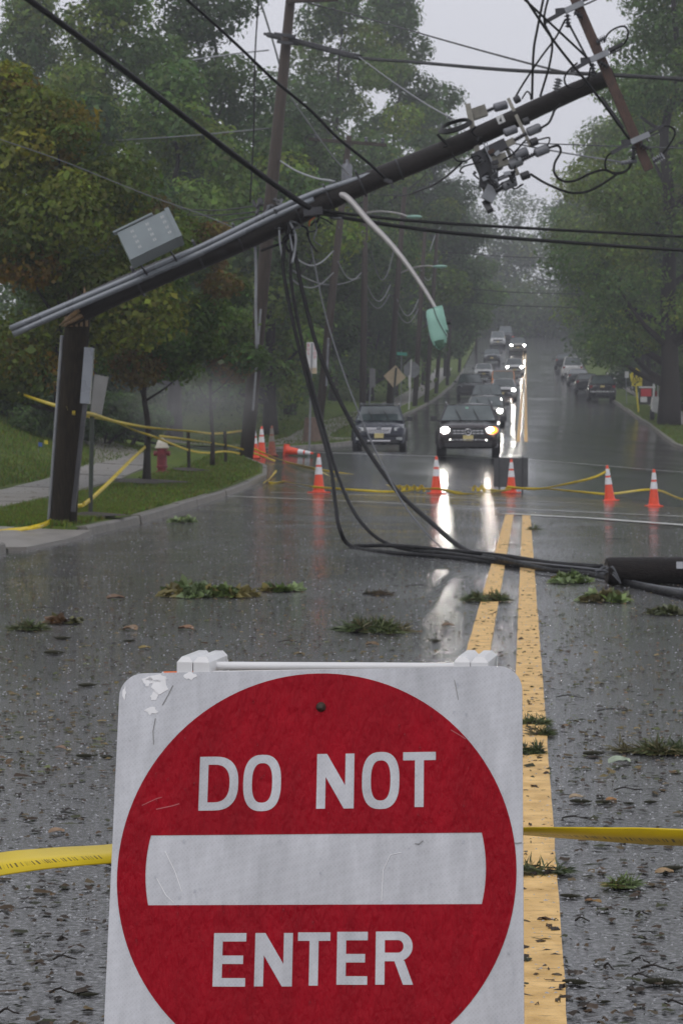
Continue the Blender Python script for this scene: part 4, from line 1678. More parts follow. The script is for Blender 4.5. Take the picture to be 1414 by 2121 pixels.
wire('hanging_cable', 'leftmost black cable hanging from the snapped pole to the road', [(598, 468, 31), (588, 520, 30.9), (588, 570, 30.8), (612, 690, 30.5), (650, 840, 30), (683, 960, 29), (694, 1040, 28.4), (703, 1095, 27.9), gd(728, 1135), gd(810, 1148), gd(930, 1158), gd(1050, 1172), gd(1150, 1186), gd(1250, 1194, .05)], .027)
wire('hanging_cable', 'black cable beside the leftmost one that curls along the wet road', [(606, 470, 31), (603, 530, 30.9), (604, 590, 30.8), (632, 740, 30.4), (668, 880, 29.8), (705, 1000, 28.8), (750, 1085, 27.8), gd(815, 1140, .05), gd(930, 1156, .05), gd(1060, 1174, .05), gd(1180, 1188, .05), gd(1248, 1190, .08)], .024)
wire('hanging_cable', 'longest black cable sweeping from the snapped pole past the yellow lines', [(603, 480, 31), (612, 530, 30.9), (628, 610, 30.7), (664, 740, 30.3), (730, 880, 29.6), (808, 1000, 28.4), (890, 1080, 27.2), (965, 1140, 25.8), gd(1040, 1172, .07), gd(1130, 1190, .05), gd(1210, 1198, .05), gd(1290, 1212, .03), gd(1420, 1242, .03), gd(1600, 1275, .03)], .03)
wire('hanging_cable', 'thin grey cable hanging between the thick black ones', [(636, 470, 31), (650, 540, 30.9), (676, 660, 30.5), (725, 810, 29.9), (790, 960, 28.6), (850, 1065, 27.4), gd(925, 1148, .04), gd(1000, 1165, .06), gd(1120, 1182, .07), gd(1248, 1196, .07)], .011, 'cable_grey')
wire('hanging_cable', 'black cable lying on the road beside the yellow lines', [gd(735, 1136, .03), gd(830, 1143, .07), gd(960, 1158, .08), gd(1050, 1164, .06), gd(1140, 1174, .04), gd(1240, 1186, .06)], .026)
wire('ground_cable', 'grey cable trailing right past the fallen log end', [gd(1235, 1192, .05), gd(1290, 1208, .03), gd(1350, 1222, .03), gd(1430, 1234, .03), gd(1600, 1262, .03)], .022, 'cable_grey')
for k, (pts, lb) in enumerate((([(528, 492, 31.2), (530, 560, 31.2), (530, 640, 31.2), (532, 722, 31.2)], 'pale stripped cable end dangling left of the hanging cables'),
                               ([(600, 458, 31), (612, 490, 30.9), (610, 520, 30.9), (605, 545, 30.8)], 'pale unravelled cable sheath under the snapped pole'),
                               ([(594, 458, 31), (600, 485, 30.9), (606, 520, 30.85)], 'short pale strand beside the unravelled sheath'),
                               ([(578, 470, 31), (580, 505, 30.9), (585, 535, 30.9), (588, 567, 30.8)], 'pale rod dangling beneath the snapped pole'))):
    wire('dangling_cable', lb, pts, .02 if k < 2 else .013, 'cable_pale')
wire('dangling_cable', 'dark twisted wire drooping below the cable tangle', [(540, 520, 31), (560, 512, 31), (590, 500, 30.9), (605, 480, 31)], .02)

# overhead cables
wire('overhead_cable', 'thick black cable descending from the top left to the snapped pole', [(20, -30, 27.5), (120, 43, 28), (260, 148, 28.8), (400, 256, 29.6), (540, 362, 30.4), (650, 438, 30.8)], .04)
wire('overhead_cable', 'wavy black cable from the top centre down to the snapped pole', [(360, -25, 29), (420, 28, 29.3), (490, 92, 29.7), (570, 168, 30), (640, 226, 30.3), (700, 286, 30.5), (760, 335, 30.7), (805, 376, 30.8)], .02)
wire('overhead_cable', 'thin pale wire crossing behind the grey cabinet', [(-40, 275, 36), (120, 330, 35), (300, 402, 34), (420, 445, 33), (520, 487, 32), (545, 497, 31.5)], .008, 'cable_grey')
wire('overhead_cable', 'thick splice cable from the upright pole toward the upper right', [PY(548, 70, 66), PY(620, 88, 64), PY(735, 118, 60), PY(850, 128, 56), PY(1050, 145, 50), PY(1260, 155, 45), PY(1440, 166, 41)], .045)
wire('overhead_cable', 'heavy wrapped splice hanging beside the upright pole', [PY(556, 72, 65.8), PY(620, 87, 63.9), PY(680, 103, 62), PY(745, 119, 59.8)], .085)
wire('overhead_cable', 'thin upper wire running from the upright pole to the crossarm', [PY(596, -5, 66), PY(760, 38, 58), PY(950, 92, 46), PY(1120, 138, 36), P(1200, 156, 30.9)], .018)
wire('overhead_cable', 'slim wire from the splice down to the spare cable ring', [PY(742, 117, 60), PY(800, 160, 50), PY(870, 208, 40), P(935, 246, 31)], .014, 'cable_grey')
wire('overhead_cable', 'upper of two heavy cables running right across the road', [(668, 436, 30.8), (760, 448, 31.5), (900, 461, 32.5), (1150, 476, 34), (1450, 492, 36)], .024)
wire('overhead_cable', 'lower of two heavy cables running right across the road', [(655, 440, 30.8), (780, 462, 31.5), (950, 484, 32.5), (1200, 504, 34), (1450, 521, 36)], .03)
wire('overhead_cable', 'fine vertical wire hanging left of the upright pole', [PY(536, -10, 60), PY(528, 120, 60), PY(526, 260, 60), PY(518, 420, 60)], .022)
wire('overhead_cable', 'pale wire curving down from the upright pole to the leaning back pole', [PY(540, 5, 66), PY(565, 85, 70), PY(598, 190, 76), PY(650, 270, 82), PY(690, 325, 87), PY(722, 362, 90)], .03, 'cable_pale')
wire('overhead_cable', 'twisted pale guy wire from the upright pole to the snapped pole', [PY(576, 330, 66), PY(610, 352, 56), PY(650, 368, 44), P(692, 376, 31)], .022, 'cable_pale')
wire('overhead_cable', 'drooping wire from the switchgear back to the wood', [(955, 338, 30.9), (915, 372, 34), (870, 394, 40), (820, 405, 52), PY(765, 400, 112)], .016)
wire('overhead_cable', 'pale blue wire from the switchgear to the crossarm end', [(1040, 292, 30.8), (1120, 308, 30.7), (1200, 322, 30.6), (1290, 336, 30.5)], .012, 'cable_pale')
wire('overhead_cable', 'faint wire passing right behind the crossarm end', [(1085, 296, 31.5), (1250, 302, 32), (1450, 308, 33)], .009, 'cable_grey')
wire('overhead_cable', 'black line dropping from the top edge to the crossarm centre', [(1060, -25, 30), (1130, 40, 30.2), (1190, 96, 30.3), (1215, 120, 30.4)], .016)
wire('overhead_cable', 'black line dropping from the top edge to the crossarm foot', [(1070, -30, 30), (1150, 90, 30.2), (1230, 190, 30.3), (1302, 288, 30.4)], .018)
wire('overhead_cable', 'black line hanging straight down to the switchgear', [(1130, -30, 30.4), (1112, 60, 30.5), (1104, 110, 30.6), (1101, 206, 30.7)], .017)
wire('overhead_cable', 'second black line hanging beside the straight one', [(1142, -30, 30.4), (1126, 40, 30.4), (1142, 82, 30.4), (1138, 130, 30.5), (1118, 200, 30.7)], .016)
wire('overhead_cable', 'slack line from the upper clamp to the switchgear top', [(1170, 40, 30.4), (1150, 78, 30.4), (1120, 118, 30.5), (1085, 170, 30.7), (1066, 202, 30.7)], .015)
wire('overhead_cable', 'pale thin wire fading into the wood at the upper left', [PY(400, 124, 75), PY(480, 112, 71), PY(556, 104, 66)], .025, 'cable_pale')
wire('overhead_cable', 'pale thin wire fading into the wood behind the black cable', [PY(220, 292, 85), PY(380, 282, 75), PY(556, 266, 66)], .022, 'cable_grey')
for k, (v0, v1, v2, lb) in enumerate(((428, 436, 424, 'upper thin line running left from the upright pole'), (442, 446, 437, 'middle thin line running left from the upright pole'), (468, 462, 444, 'lower thin line running left from the upright pole'))):
    wire('overhead_cable', lb, [PY(330, v0, 80), PY(440, v1, 73), PY(548, v2, 65.5)], .024)
# sagging service lines between the background poles
SAG = [(600, 520, 690, 520, 30, 66, 90, 'cable_pale'), (600, 575, 690, 565, 26, 66, 90, 'cable_grey'), (605, 560, 745, 575, 22, 66, 112, 'cable_grey'), (700, 542, 748, 565, 24, 90, 112, 'cable_pale'),
       (760, 590, 808, 590, 34, 112, 120, 'cable_pale'), (760, 615, 806, 610, 26, 112, 120, 'cable_grey'), (822, 620, 866, 620, 34, 120, 140, 'cable_pale'), (822, 645, 866, 640, 26, 120, 140, 'cable_grey'),
       (768, 520, 815, 520, 60, 112, 120, 'cable_grey'), (700, 470, 752, 478, 18, 90, 112, 'cable_grey'), (872, 560, 905, 540, 30, 140, 175, 'cable_pale'), (890, 520, 912, 470, -8, 150, 170, 'cable_pale')]
WORDS = ['first', 'second', 'third', 'fourth', 'fifth', 'sixth', 'seventh', 'eighth', 'ninth', 'tenth', 'eleventh', 'twelfth']
for k, (u0, v0, u1, v1, sg, Y0, Y1, mt_) in enumerate(SAG):
    um, vm, Ym = (u0 + u1) / 2, (v0 + v1) / 2 + sg, (Y0 + Y1) / 2
    wire('service_line', '%s sagging service line counted from the left between the background poles' % WORDS[k], [PY(u0, v0, Y0), PY((u0 + um) / 2, (v0 + vm) / 2 + sg * .22, (Y0 + Ym) / 2), PY(um, vm, Ym), PY((u1 + um) / 2, (v1 + vm) / 2 + sg * .22, (Y1 + Ym) / 2), PY(u1, v1, Y1)], .028, mt_, n=5, sides=5)
for k, (v0, v1, lb) in enumerate(((521, 533, 'upper far wire spanning the road below the heavy cables'), (594, 606, 'middle far wire spanning the road above the queue'), (622, 634, 'lower far wire spanning the road above the queue'))):
    wire('overhead_cable', lb, [PY(880, v0, 170), PY(980, v0 + 5, 172), PY(1080, v1, 175), PY(1330, v1 + 6, 180)], .032, n=5)

# fallen log (lower pole section) at the right
q0 = Gv(1256, 1213)
q1 = Gv(1420, 1212)
dv = (q1 - q0).normalized()
lg = thing('fallen_pole', 'dark tarred pole section lying on the road at the right', 'utility pole', q0 + Vector((0, .1, .125)))
MB().tube([(0, 0, 0), dv * .03, dv * 1.2, dv * 2.6, dv * 4.6], [.115, .125, .126, .127, .13], 22).build('shaft', mat('tarred_wood', (.012, .009, .008), .5, spec=.2, var=.6, scale=5, stretch=(.6, 9, 9), bump=.8, bscale=14), lg, True)
MB().tube([dv * -.003, dv * .012], [.095, .085], 18).build('cut_end', 'soil', lg)
MB().box(dv * .66 + Vector((0, -.118, .055)), (.06, .004, .07), Matrix.Rotation(R(-30), 3, 'X')).build('number_tag', 'grey_steel', lg)
m = MB()
for k in range(6):
    m.tube(spline([Vector((-.1, g.uniform(-.1, .1), -.05 + g.uniform(0, .06))), Vector((-.02, g.uniform(-.12, .05), g.uniform(-.04, .06))), Vector((.05, -.11, g.uniform(-.06, .05))), Vector((.12, -.14, -.1))], 4), .007, 5)
m.build('loose_wire', 'cable_grey', lg)

# ------------------------------------------------------------------ background utility poles
def bg_pole(label, ub, Y, ut, vt, r, arms=(), name='utility_pole', group='utility poles along the left kerb', mt='old_pole_wood'):
    b = gl(ub, Y)
    t = thing(name, label, 'utility pole', b, 0, group)
    tp = PY(ut, vt, Y) - b
    MB().tube([Vector((0, 0, -.3)), tp * .5, tp], [r * 1.1, r, r * .72], 14).build('shaft', mt, t, 'full')
    for u0, v0, u1, v1 in arms:
        MB().bar(PY(u0, v0, Y - .25) - b, PY(u1, v1, Y - .25) - b, .12, .12).build('crossarm', mt, t)
    return t, b


t, b = bg_pole('upright brown utility pole with its crossarm at the top edge', 508, 64.5, 606, -45, .185, [(592, 2, 700, -2)])
for u0, v0 in ((590, 70), (596, 86)):
    MB().bar(PY(u0 - 22, v0, 64.2) - b, PY(u0 + 22, v0 + 6, 64.2) - b, .1, .08).build('cable_bracket', 'dark_steel', t)
m = MB()
gq = random.Random(17)
for k in range(9):
    u0, v0 = 548 + gq.uniform(-14, 22), 415 + gq.uniform(-6, 18)
    m = MB()
    m.tube(spline([PY(u0, v0, 64.2) - b, PY(u0 + gq.uniform(-14, 14), v0 + gq.uniform(-8, 16), 64.1) - b, PY(u0 + gq.uniform(-16, 16), v0 + gq.uniform(0, 26), 64.2) - b], 4), gq.choice([.03, .05]), 5)
    m.build('cable_splice', gq.choice(['dark_steel', 'cable_black', 'cable_grey']), t)
MB().bar(PY(524, 850, 64.2) - b, PY(540, 640, 64.2) - b, .09, .05).build('ground_guard', 'grey_steel', t)

t, b = bg_pole('leaning back pole carrying a pale transformer and a crossarm', 655, 91, 723, 282, .16, [(640, 288, 801, 301)])
MB().lathe([(.02, -.5), (.2, -.5), (.22, -.45), (.22, .35), (.18, .42), (.06, .45), (.05, .6), (.03, .62)], 14, None, PY(718, 362, 90.6) - b).build('transformer', 'porcelain', t, True)
for k, (du, dv_) in enumerate(((-68, -2), (-30, 0), (36, 4), (70, 6))):
    MB().lathe([(.05, 0), (.09, .05), (.04, .1), (.09, .15), (.03, .2)], 8, None, PY(722 + du, 290 + dv_, 90.8) - b).build('insulator', 'porcelain', t, True)
ring = [PY(644 + 12 * math.cos(6.283 * k / 18), 290 + 12 * math.sin(6.283 * k / 18), 90.5) - b for k in range(19)]
MB().tube(ring, .025, 5).build('wire_loop', 'cable_black', t)
MB().bar(PY(676, 800, 90.8) - b, PY(680, 700, 90.8) - b, .1, .08).build('cable_guard', 'porcelain', t)
bg_pole('straight dark pole behind the leaning back pole', 750, 112, 757, 398, .16)
bg_pole('dark pole behind the tan diamond sign leaning right', 803, 121, 838, 388, .16)
bg_pole('slim pole right of the diamond sign', 858, 141, 880, 470, .15)
bg_pole('pole just right of the slim one by the curb', 882, 152, 905, 480, .15)
bg_pole('far thin pole behind the lamp arm', 902, 176, 922, 545, .15)
bg_pole('farther thin pole close to the parked dark car', 925, 200, 938, 560, .15)
bg_pole('farthest thin pole in the haze at left', 950, 232, 962, 585, .15)
bg_pole('far hazy pole standing near the hilltop', 985, 275, 990, 600, .15)

# far street lamps on arms over the road
def street_lamp(label, u0, v0, u1, v1, Y, k=1.0):
    a, c = PY(u0, v0, Y), PY(u1, v1, Y - 1.0)
    t = thing('street_lamp', label, 'street lamp', a, 0, 'street lamps on the background poles')
    dv_ = c - a
    MB().tube(spline([Vector((0, 0, 0)), dv_ * .35 + Vector((0, 0, .16)), dv_ * .75 + Vector((0, 0, .14)), dv_], 5), .045, 7).build('arm', 'lamp_arm', t, 'full')
    hd_ = dv_.normalized()
    hd_.z *= .3
    mtx = Matrix.Rotation(R(90), 3, 'Y')
    h = MB()
    prof = [(.02, -.05), (.1, 0), (.15, .15), (.17, .4), (.13, .6), (.03, .7)]
    h.lathe(prof, 12, Matrix.Scale(.55, 3, Vector((0, 0, 1))) @ mtx, dv_ + Vector((-.1, 0, .02)))
    h.build('lamp_head', 'lamp_green', t, 'full')
    return t


street_lamp('green lamp hanging over the two heavy cables', 752, 442, 848, 450, 112)
street_lamp('green street lamp behind the hanging lamp head', 828, 566, 902, 553, 121)
street_lamp('small green lamp behind the hanging lamp head', 905, 592, 940, 586, 176)
street_lamp('small pale lamp above the parked cars', 918, 592, 955, 586, 195)
street_lamp('farthest pale lamp on the left of the road', 990, 655, 1022, 632, 232)

# ------------------------------------------------------------------ signs and street furniture
def post_sign(name, label, base, top, r, mt, cat='sign', group=None):
    t = thing(name, label, cat, base, 0, group)
    MB().tube([Vector((0, 0, -.15)), Vector(top) - Vector(base)], r, 8).build('post', mt, t, True)
    return t


# bus stop plate
b = Gv(642, 936) + Vector((-.05, .25, .12))
Yb = b.y
t = post_sign('bus_stop_sign', 'white bus stop sign with red letters on a grey post', b, PY(646, 712, Yb), .035, 'grey_post')
pt = lambda u, v, dy=0: PY(u, v, Yb - .05 + dy) - b
plb = MB().hexa([pt(635, 774), pt(656, 774), pt(656, 709), pt(635, 709), pt(635, 774, .02), pt(656, 774, .02), pt(656, 709, .02), pt(635, 709, .02)]).build('plate', 'white_sign', t)
MB().hexa([pt(635.5, 774, -.004), pt(655.5, 774, -.004), pt(655.5, 762, -.004), pt(635.5, 762, -.004), pt(635.5, 774, .0), pt(655.5, 774, .0), pt(655.5, 762, .0), pt(635.5, 762, .0)]).build('lower_strip', 'tan_sign', plb)


def text_mesh(txt, size, fn, mt, parent, name='lettering', th=.004):
    cu = bpy.data.curves.new('tmp_text', 'FONT')
    cu.body = txt
    cu.size = size
    cu.align_x = 'CENTER'
    cu.align_y = 'CENTER'
    cu.resolution_u = 3
    ob = bpy.data.objects.new('tmp_text', cu)
    col.objects.link(ob)
    dg = bpy.context.evaluated_depsgraph_get()
    me = bpy.data.meshes.new_from_object(ob.evaluated_get(dg))
    bpy.data.objects.remove(ob)
    me.name = name
    for v in me.vertices:
        v.co = fn(v.co.x, v.co.y)
    me.materials.clear()
    me.materials.append(M[mt])
    o = bpy.data.objects.new(name, me)
    col.objects.link(o)
    o.parent = parent
    return o


c0, c1 = pt(638.6, 732, -.012), pt(651.8, 732, -.012)
for ctr, word in ((c0, 'BUS'), (c1, 'STOP')):
    for i, ch in enumerate(word):
        text_mesh(ch, .125, lambda x, y, c=ctr, i=i: (c.x + x, c.y, c.z + .25 - i * .125 + y), 'sign_red_ink', plb, 'letter')
MB().bar(pt(644.5, 774, -.03), pt(646, 711, -.03), .035, .02, (0, 1, 0)).build('post_strap', 'grey_post', t)

# back of a diamond warning sign
b = gl(811, 117)
Yb = b.y
t = post_sign('diamond_sign', 'back of a tan diamond sign on a leaning post', b, PY(820, 762, Yb), .05, 'green_post')
pc = PY(817, 780, Yb + .08) - b
MB().prism([[(0, -.62), (.62, 0), (0, .62), (-.62, 0)]], .02, lambda x, z, d: pc + Vector((x * .92 + z * .08, d, z * .95 - x * .06))).build('plate', 'tan_sign', t)
# stop sign seen from behind with street name blade
b = gl(846, 133)
Yb = b.y
t = post_sign('stop_sign_back', 'grey back of an octagonal sign behind the slim pole', b, PY(851, 745, Yb), .04, 'white_sign')
pc = PY(852, 766, Yb + .06) - b
MB().prism([[(.5 * math.cos(R(22.5 + 45 * k)), .5 * math.sin(R(22.5 + 45 * k))) for k in range(8)]], .02, lambda x, z, d: pc + Vector((x, d, z))).build('plate', 'grey_post', t)
MB().box(PY(848, 790, Yb - .06) - b, (.14, .03, .75)).build('white_sleeve', 'white_sign', t)
b = gl(830, 140)
Yb = b.y
t = post_sign('street_name_sign', 'green street name blade on a thin post', b, PY(831, 726, Yb), .03, 'grey_post')
MB().box(PY(832, 733, Yb - .05) - b, (.62, .025, .18), Matrix.Rotation(R(4), 3, 'Y')).build('blade', 'street_sign_green', t)
# dim plate on a post behind the parked dark car
b = gl(762, 116)
t = post_sign('sign_back', 'dim grey sign back behind the straight dark pole', b, PY(770, 762, b.y), .04, 'grey_post')
MB().box(PY(771, 783, b.y - .05) - b, (.3, .02, .95)).build('plate', 'sign_back', t)
# grey sign back on a dark post beside the stump
b = gl(187, 34.2)
Yb = b.y
t = post_sign('sign_back', 'grey sign back on a dark post beside the broken pole', b, PY(193, 778, Yb), .035, 'green_post')
n0 = MB()
c = [PY(*q, Yb - .05) - b for q in ((188, 857), (211, 859), (225, 781), (196, 775))]
n0.hexa(c + [q + Vector((0, .02, 0)) for q in c])
fix_normals(n0.build('plate', 'sign_back', t))
# small utility flags on the bank
for u, v, mt_, lb in ((80, 940, 'flag_blue', 'tiny blue marker flag on the grass bank'), (92, 935, 'school_yellow', 'tiny yellow marker flag on the grass bank')):
    p = Gv(u, v, True)
    t = thing('marker_flag', lb, 'flag', p)
    MB().tube([(0, 0, -.03), (0, 0, .3)], .006, 5).build('stake', 'grey_post', t)
    MB().hexa([Vector(q) for q in ((0, 0, .2), (.1, .01, .18), (.1, .01, .28), (0, 0, .3), (0, .006, .2), (.1, .016, .18), (.1, .016, .28), (0, .006, .3))]).build('flag', mt_, t)
# wooden stakes holding tape
STK = []
for u, Y, v, lb, mt_ in ((392, 56.5, 893, 'dark stake with tape on the verge', 'bark'), (468, 62, 893, 'thin dark stake left of the upright pole', 'bark'), (519, 66.5, 888, 'leaning stake wrapped in yellow tape at the corner', 'school_yellow')):
    b = gl(u, Y)
    t = thing('stake', lb, 'stake', b)
    MB().tube([Vector((0, 0, -.1)), PY(u - 2, v, Y) - b], .045 if mt_ == 'bark' else .03, 7).build('post', mt_, t, True)

# fire hydrant
b = gl(336, 55.5)
t = thing('fire_hydrant', 'dark red fire hydrant with a cream bonnet on the verge', 'hydrant', b)
MB().lathe([(.17, -.05), (.17, .03), (.115, .04), (.115, .12), (.15, .125), (.15, .16), (.125, .165), (.12, .56), (.15, .565), (.15, .6)], 18).build('barrel', 'hydrant_red', t, True)
MB().lathe([(.175, .6), (.175, .64), (.15, .65), (.14, .72), (.1, .79), (.05, .825), (.045, .83), (.045, .9), (.02, .91)], 18).build('bonnet', 'hydrant_white', t, True)
for dx, dy, r_, l_ in ((1, 0, .055, .2), (-1, 0, .055, .2), (0, -1, .075, .21)):
    d_ = Vector((dx, dy, 0))
    n0 = MB()
    n0.tube([d_ * .1 + Vector((0, 0, .47)), d_ * (l_ - .05) + Vector((0, 0, .47)), d_ * (l_ - .05) + Vector((0, 0, .47)), d_ * l_ + Vector((0, 0, .47))], [r_, r_, r_ * 1.25, r_ * 1.2], 12)
    n0.build('outlet_cap', 'hydrant_red', t, True)
# cut stump at the corner
b = gl(648, 90.2)
t = thing('tree_stump', 'broad brown tree stump behind the bus stop post', 'stump', b)
m = MB()
pr = []
for k, (r_, z_) in enumerate(((.52, -.1), (.42, .1), (.37, .45), (.35, .9), (.33, .98), (.02, 1.0))):
    for j in range(18):
        a = 6.283 * j / 18
        q = r_ * (1 + .09 * math.sin(3 * a + k * .2) + .05 * math.sin(7 * a))
        m.v.append((q * math.cos(a), q * math.sin(a) * .8, z_))
for i in range(5):
    for j in range(18):
        m.f.append((i * 18 + j, i * 18 + (j + 1) % 18, (i + 1) * 18 + (j + 1) % 18, (i + 1) * 18 + j))
m.build('bole', 'stump_wood', t, True)

# school crossing sign
b = gl(1322, 134)
Yb = b.y
t = post_sign('school_crossing_sign', 'yellow school crossing sign with two walking figures on a yellow post', b, PY(1313, 768, Yb), .055, 'school_yellow')
pc = PY(1317, 777, Yb - .1) - b
pen = [(-.32, -.38), (.32, -.38), (.39, .05), (.0, .42), (-.39, .05)]
plb = MB().prism([pen], .02, lambda x, z, d: pc + Vector((x, -d, z))).build('plate', 'school_yellow', t)
for sx in (-.11, .11):
    fig = MB()
    f3 = lambda x, z, d, sx=sx: pc + Vector((sx + x, -.022 - d, z))
    fig.prism([[(.045 * math.cos(6.283 * k / 10), .2 + .045 * math.sin(6.283 * k / 10)) for k in range(10)]], .004, f3)
    fig.build('figure_head', 'black_ink', plb)
    fig = MB()
    fig.prism([[(-.06, .14), (.06, .14), (.09, -.04), (.05, -.04), (.05, -.06), (.1, -.28), (.05, -.28), (0, -.1), (-.06, -.28), (-.11, -.28), (-.05, -.06), (-.06, -.02), (-.1, -.03)]], .004, f3)
    fig.build('figure_body', 'black_ink', plb)
pc2 = PY(1318, 792, Yb - .1) - b
plb = MB().prism([[(-.3, -.16), (.3, -.16), (.3, .16), (-.3, .16)]], .02, lambda x, z, d: pc2 + Vector((x, -d, z - .05))).build('arrow_plate', 'school_yellow', t)
MB().prism([[(-.18, -.12), (-.04, -.12), (-.09, -.07), (.12, .08), (.08, .12), (-.13, -.03), (-.18, .02)]], .004, lambda x, z, d: pc2 + Vector((x, -.022 - d, z - .05))).build('arrow', 'black_ink', plb)

# sale board hanging from a white post
b = gl(1352, 128)
Yb = b.y
t = post_sign('sale_board', 'red and white board hanging from a white post arm', b, PY(1353, 795, Yb), .05, 'white_sign')
MB().bar(PY(1322, 802, Yb) - b, PY(1356, 802, Yb) - b, .09, .09).build('arm', 'white_sign', t)
pq = lambda u, v, dy=0: PY(u, v, Yb - .02 + dy) - b
MB().hexa([pq(1326, 821), pq(1348, 821), pq(1348, 805), pq(1326, 805), pq(1326, 821, .02), pq(1348, 821, .02), pq(1348, 805, .02), pq(1326, 805, .02)]).build('red_panel', 'sign_red_ink', t)
MB().hexa([pq(1325, 833), pq(1339, 833), pq(1339, 822), pq(1325, 822), pq(1325, 833, .02), pq(1339, 833, .02), pq(1339, 822, .02), pq(1325, 822, .02)]).build('white_panel', 'white_sign', t)
b = gl(1297, 150)
t = post_sign('parking_sign', 'small white parking sign behind the school crossing sign', b, PY(1295, 770, b.y), .03, 'grey_post')
MB().box(PY(1297, 776, b.y - .05) - b, (.26, .02, .42)).build('plate', 'white_sign', t)
# white utility trailer by the great tree
b = gl(1352, 120)
b.x += .1
t = thing('utility_trailer', 'white boxy trailer with a black tyre against the street tree', 'trailer', b)
m = MB()
m.hexa([Vector(q) for q in ((-.2, -.3, .5), (.35, -.3, .35), (.3, -.3, 1.25), (-.12, -.3, 1.3), (-.2, 1.6, .5), (.35, 1.6, .35), (.3, 1.6, 1.25), (-.12, 1.6, 1.3))])
m.build('body', 'paint_white', t)
wl = MB()
wl.tube([(-.28, .1, .31), (-.25, .1, .31), (-.07, .1, .31), (-.04, .1, .31)], [.26, .31, .31, .26], 18)
wl.build('wheel', 'tyre', t, True)
MB().box((.12, -.1, 1.62), (.05, .05, .8)).build('mast', 'white_sign', t)
MB().box((.3, -.2, 1.55), (.2, .05, .55)).build('side_panel', 'tan_sign', t)
MB().box((.02, -.18, 1.42), (.1, .06, .3)).build('reflector', 'tail_red', t)

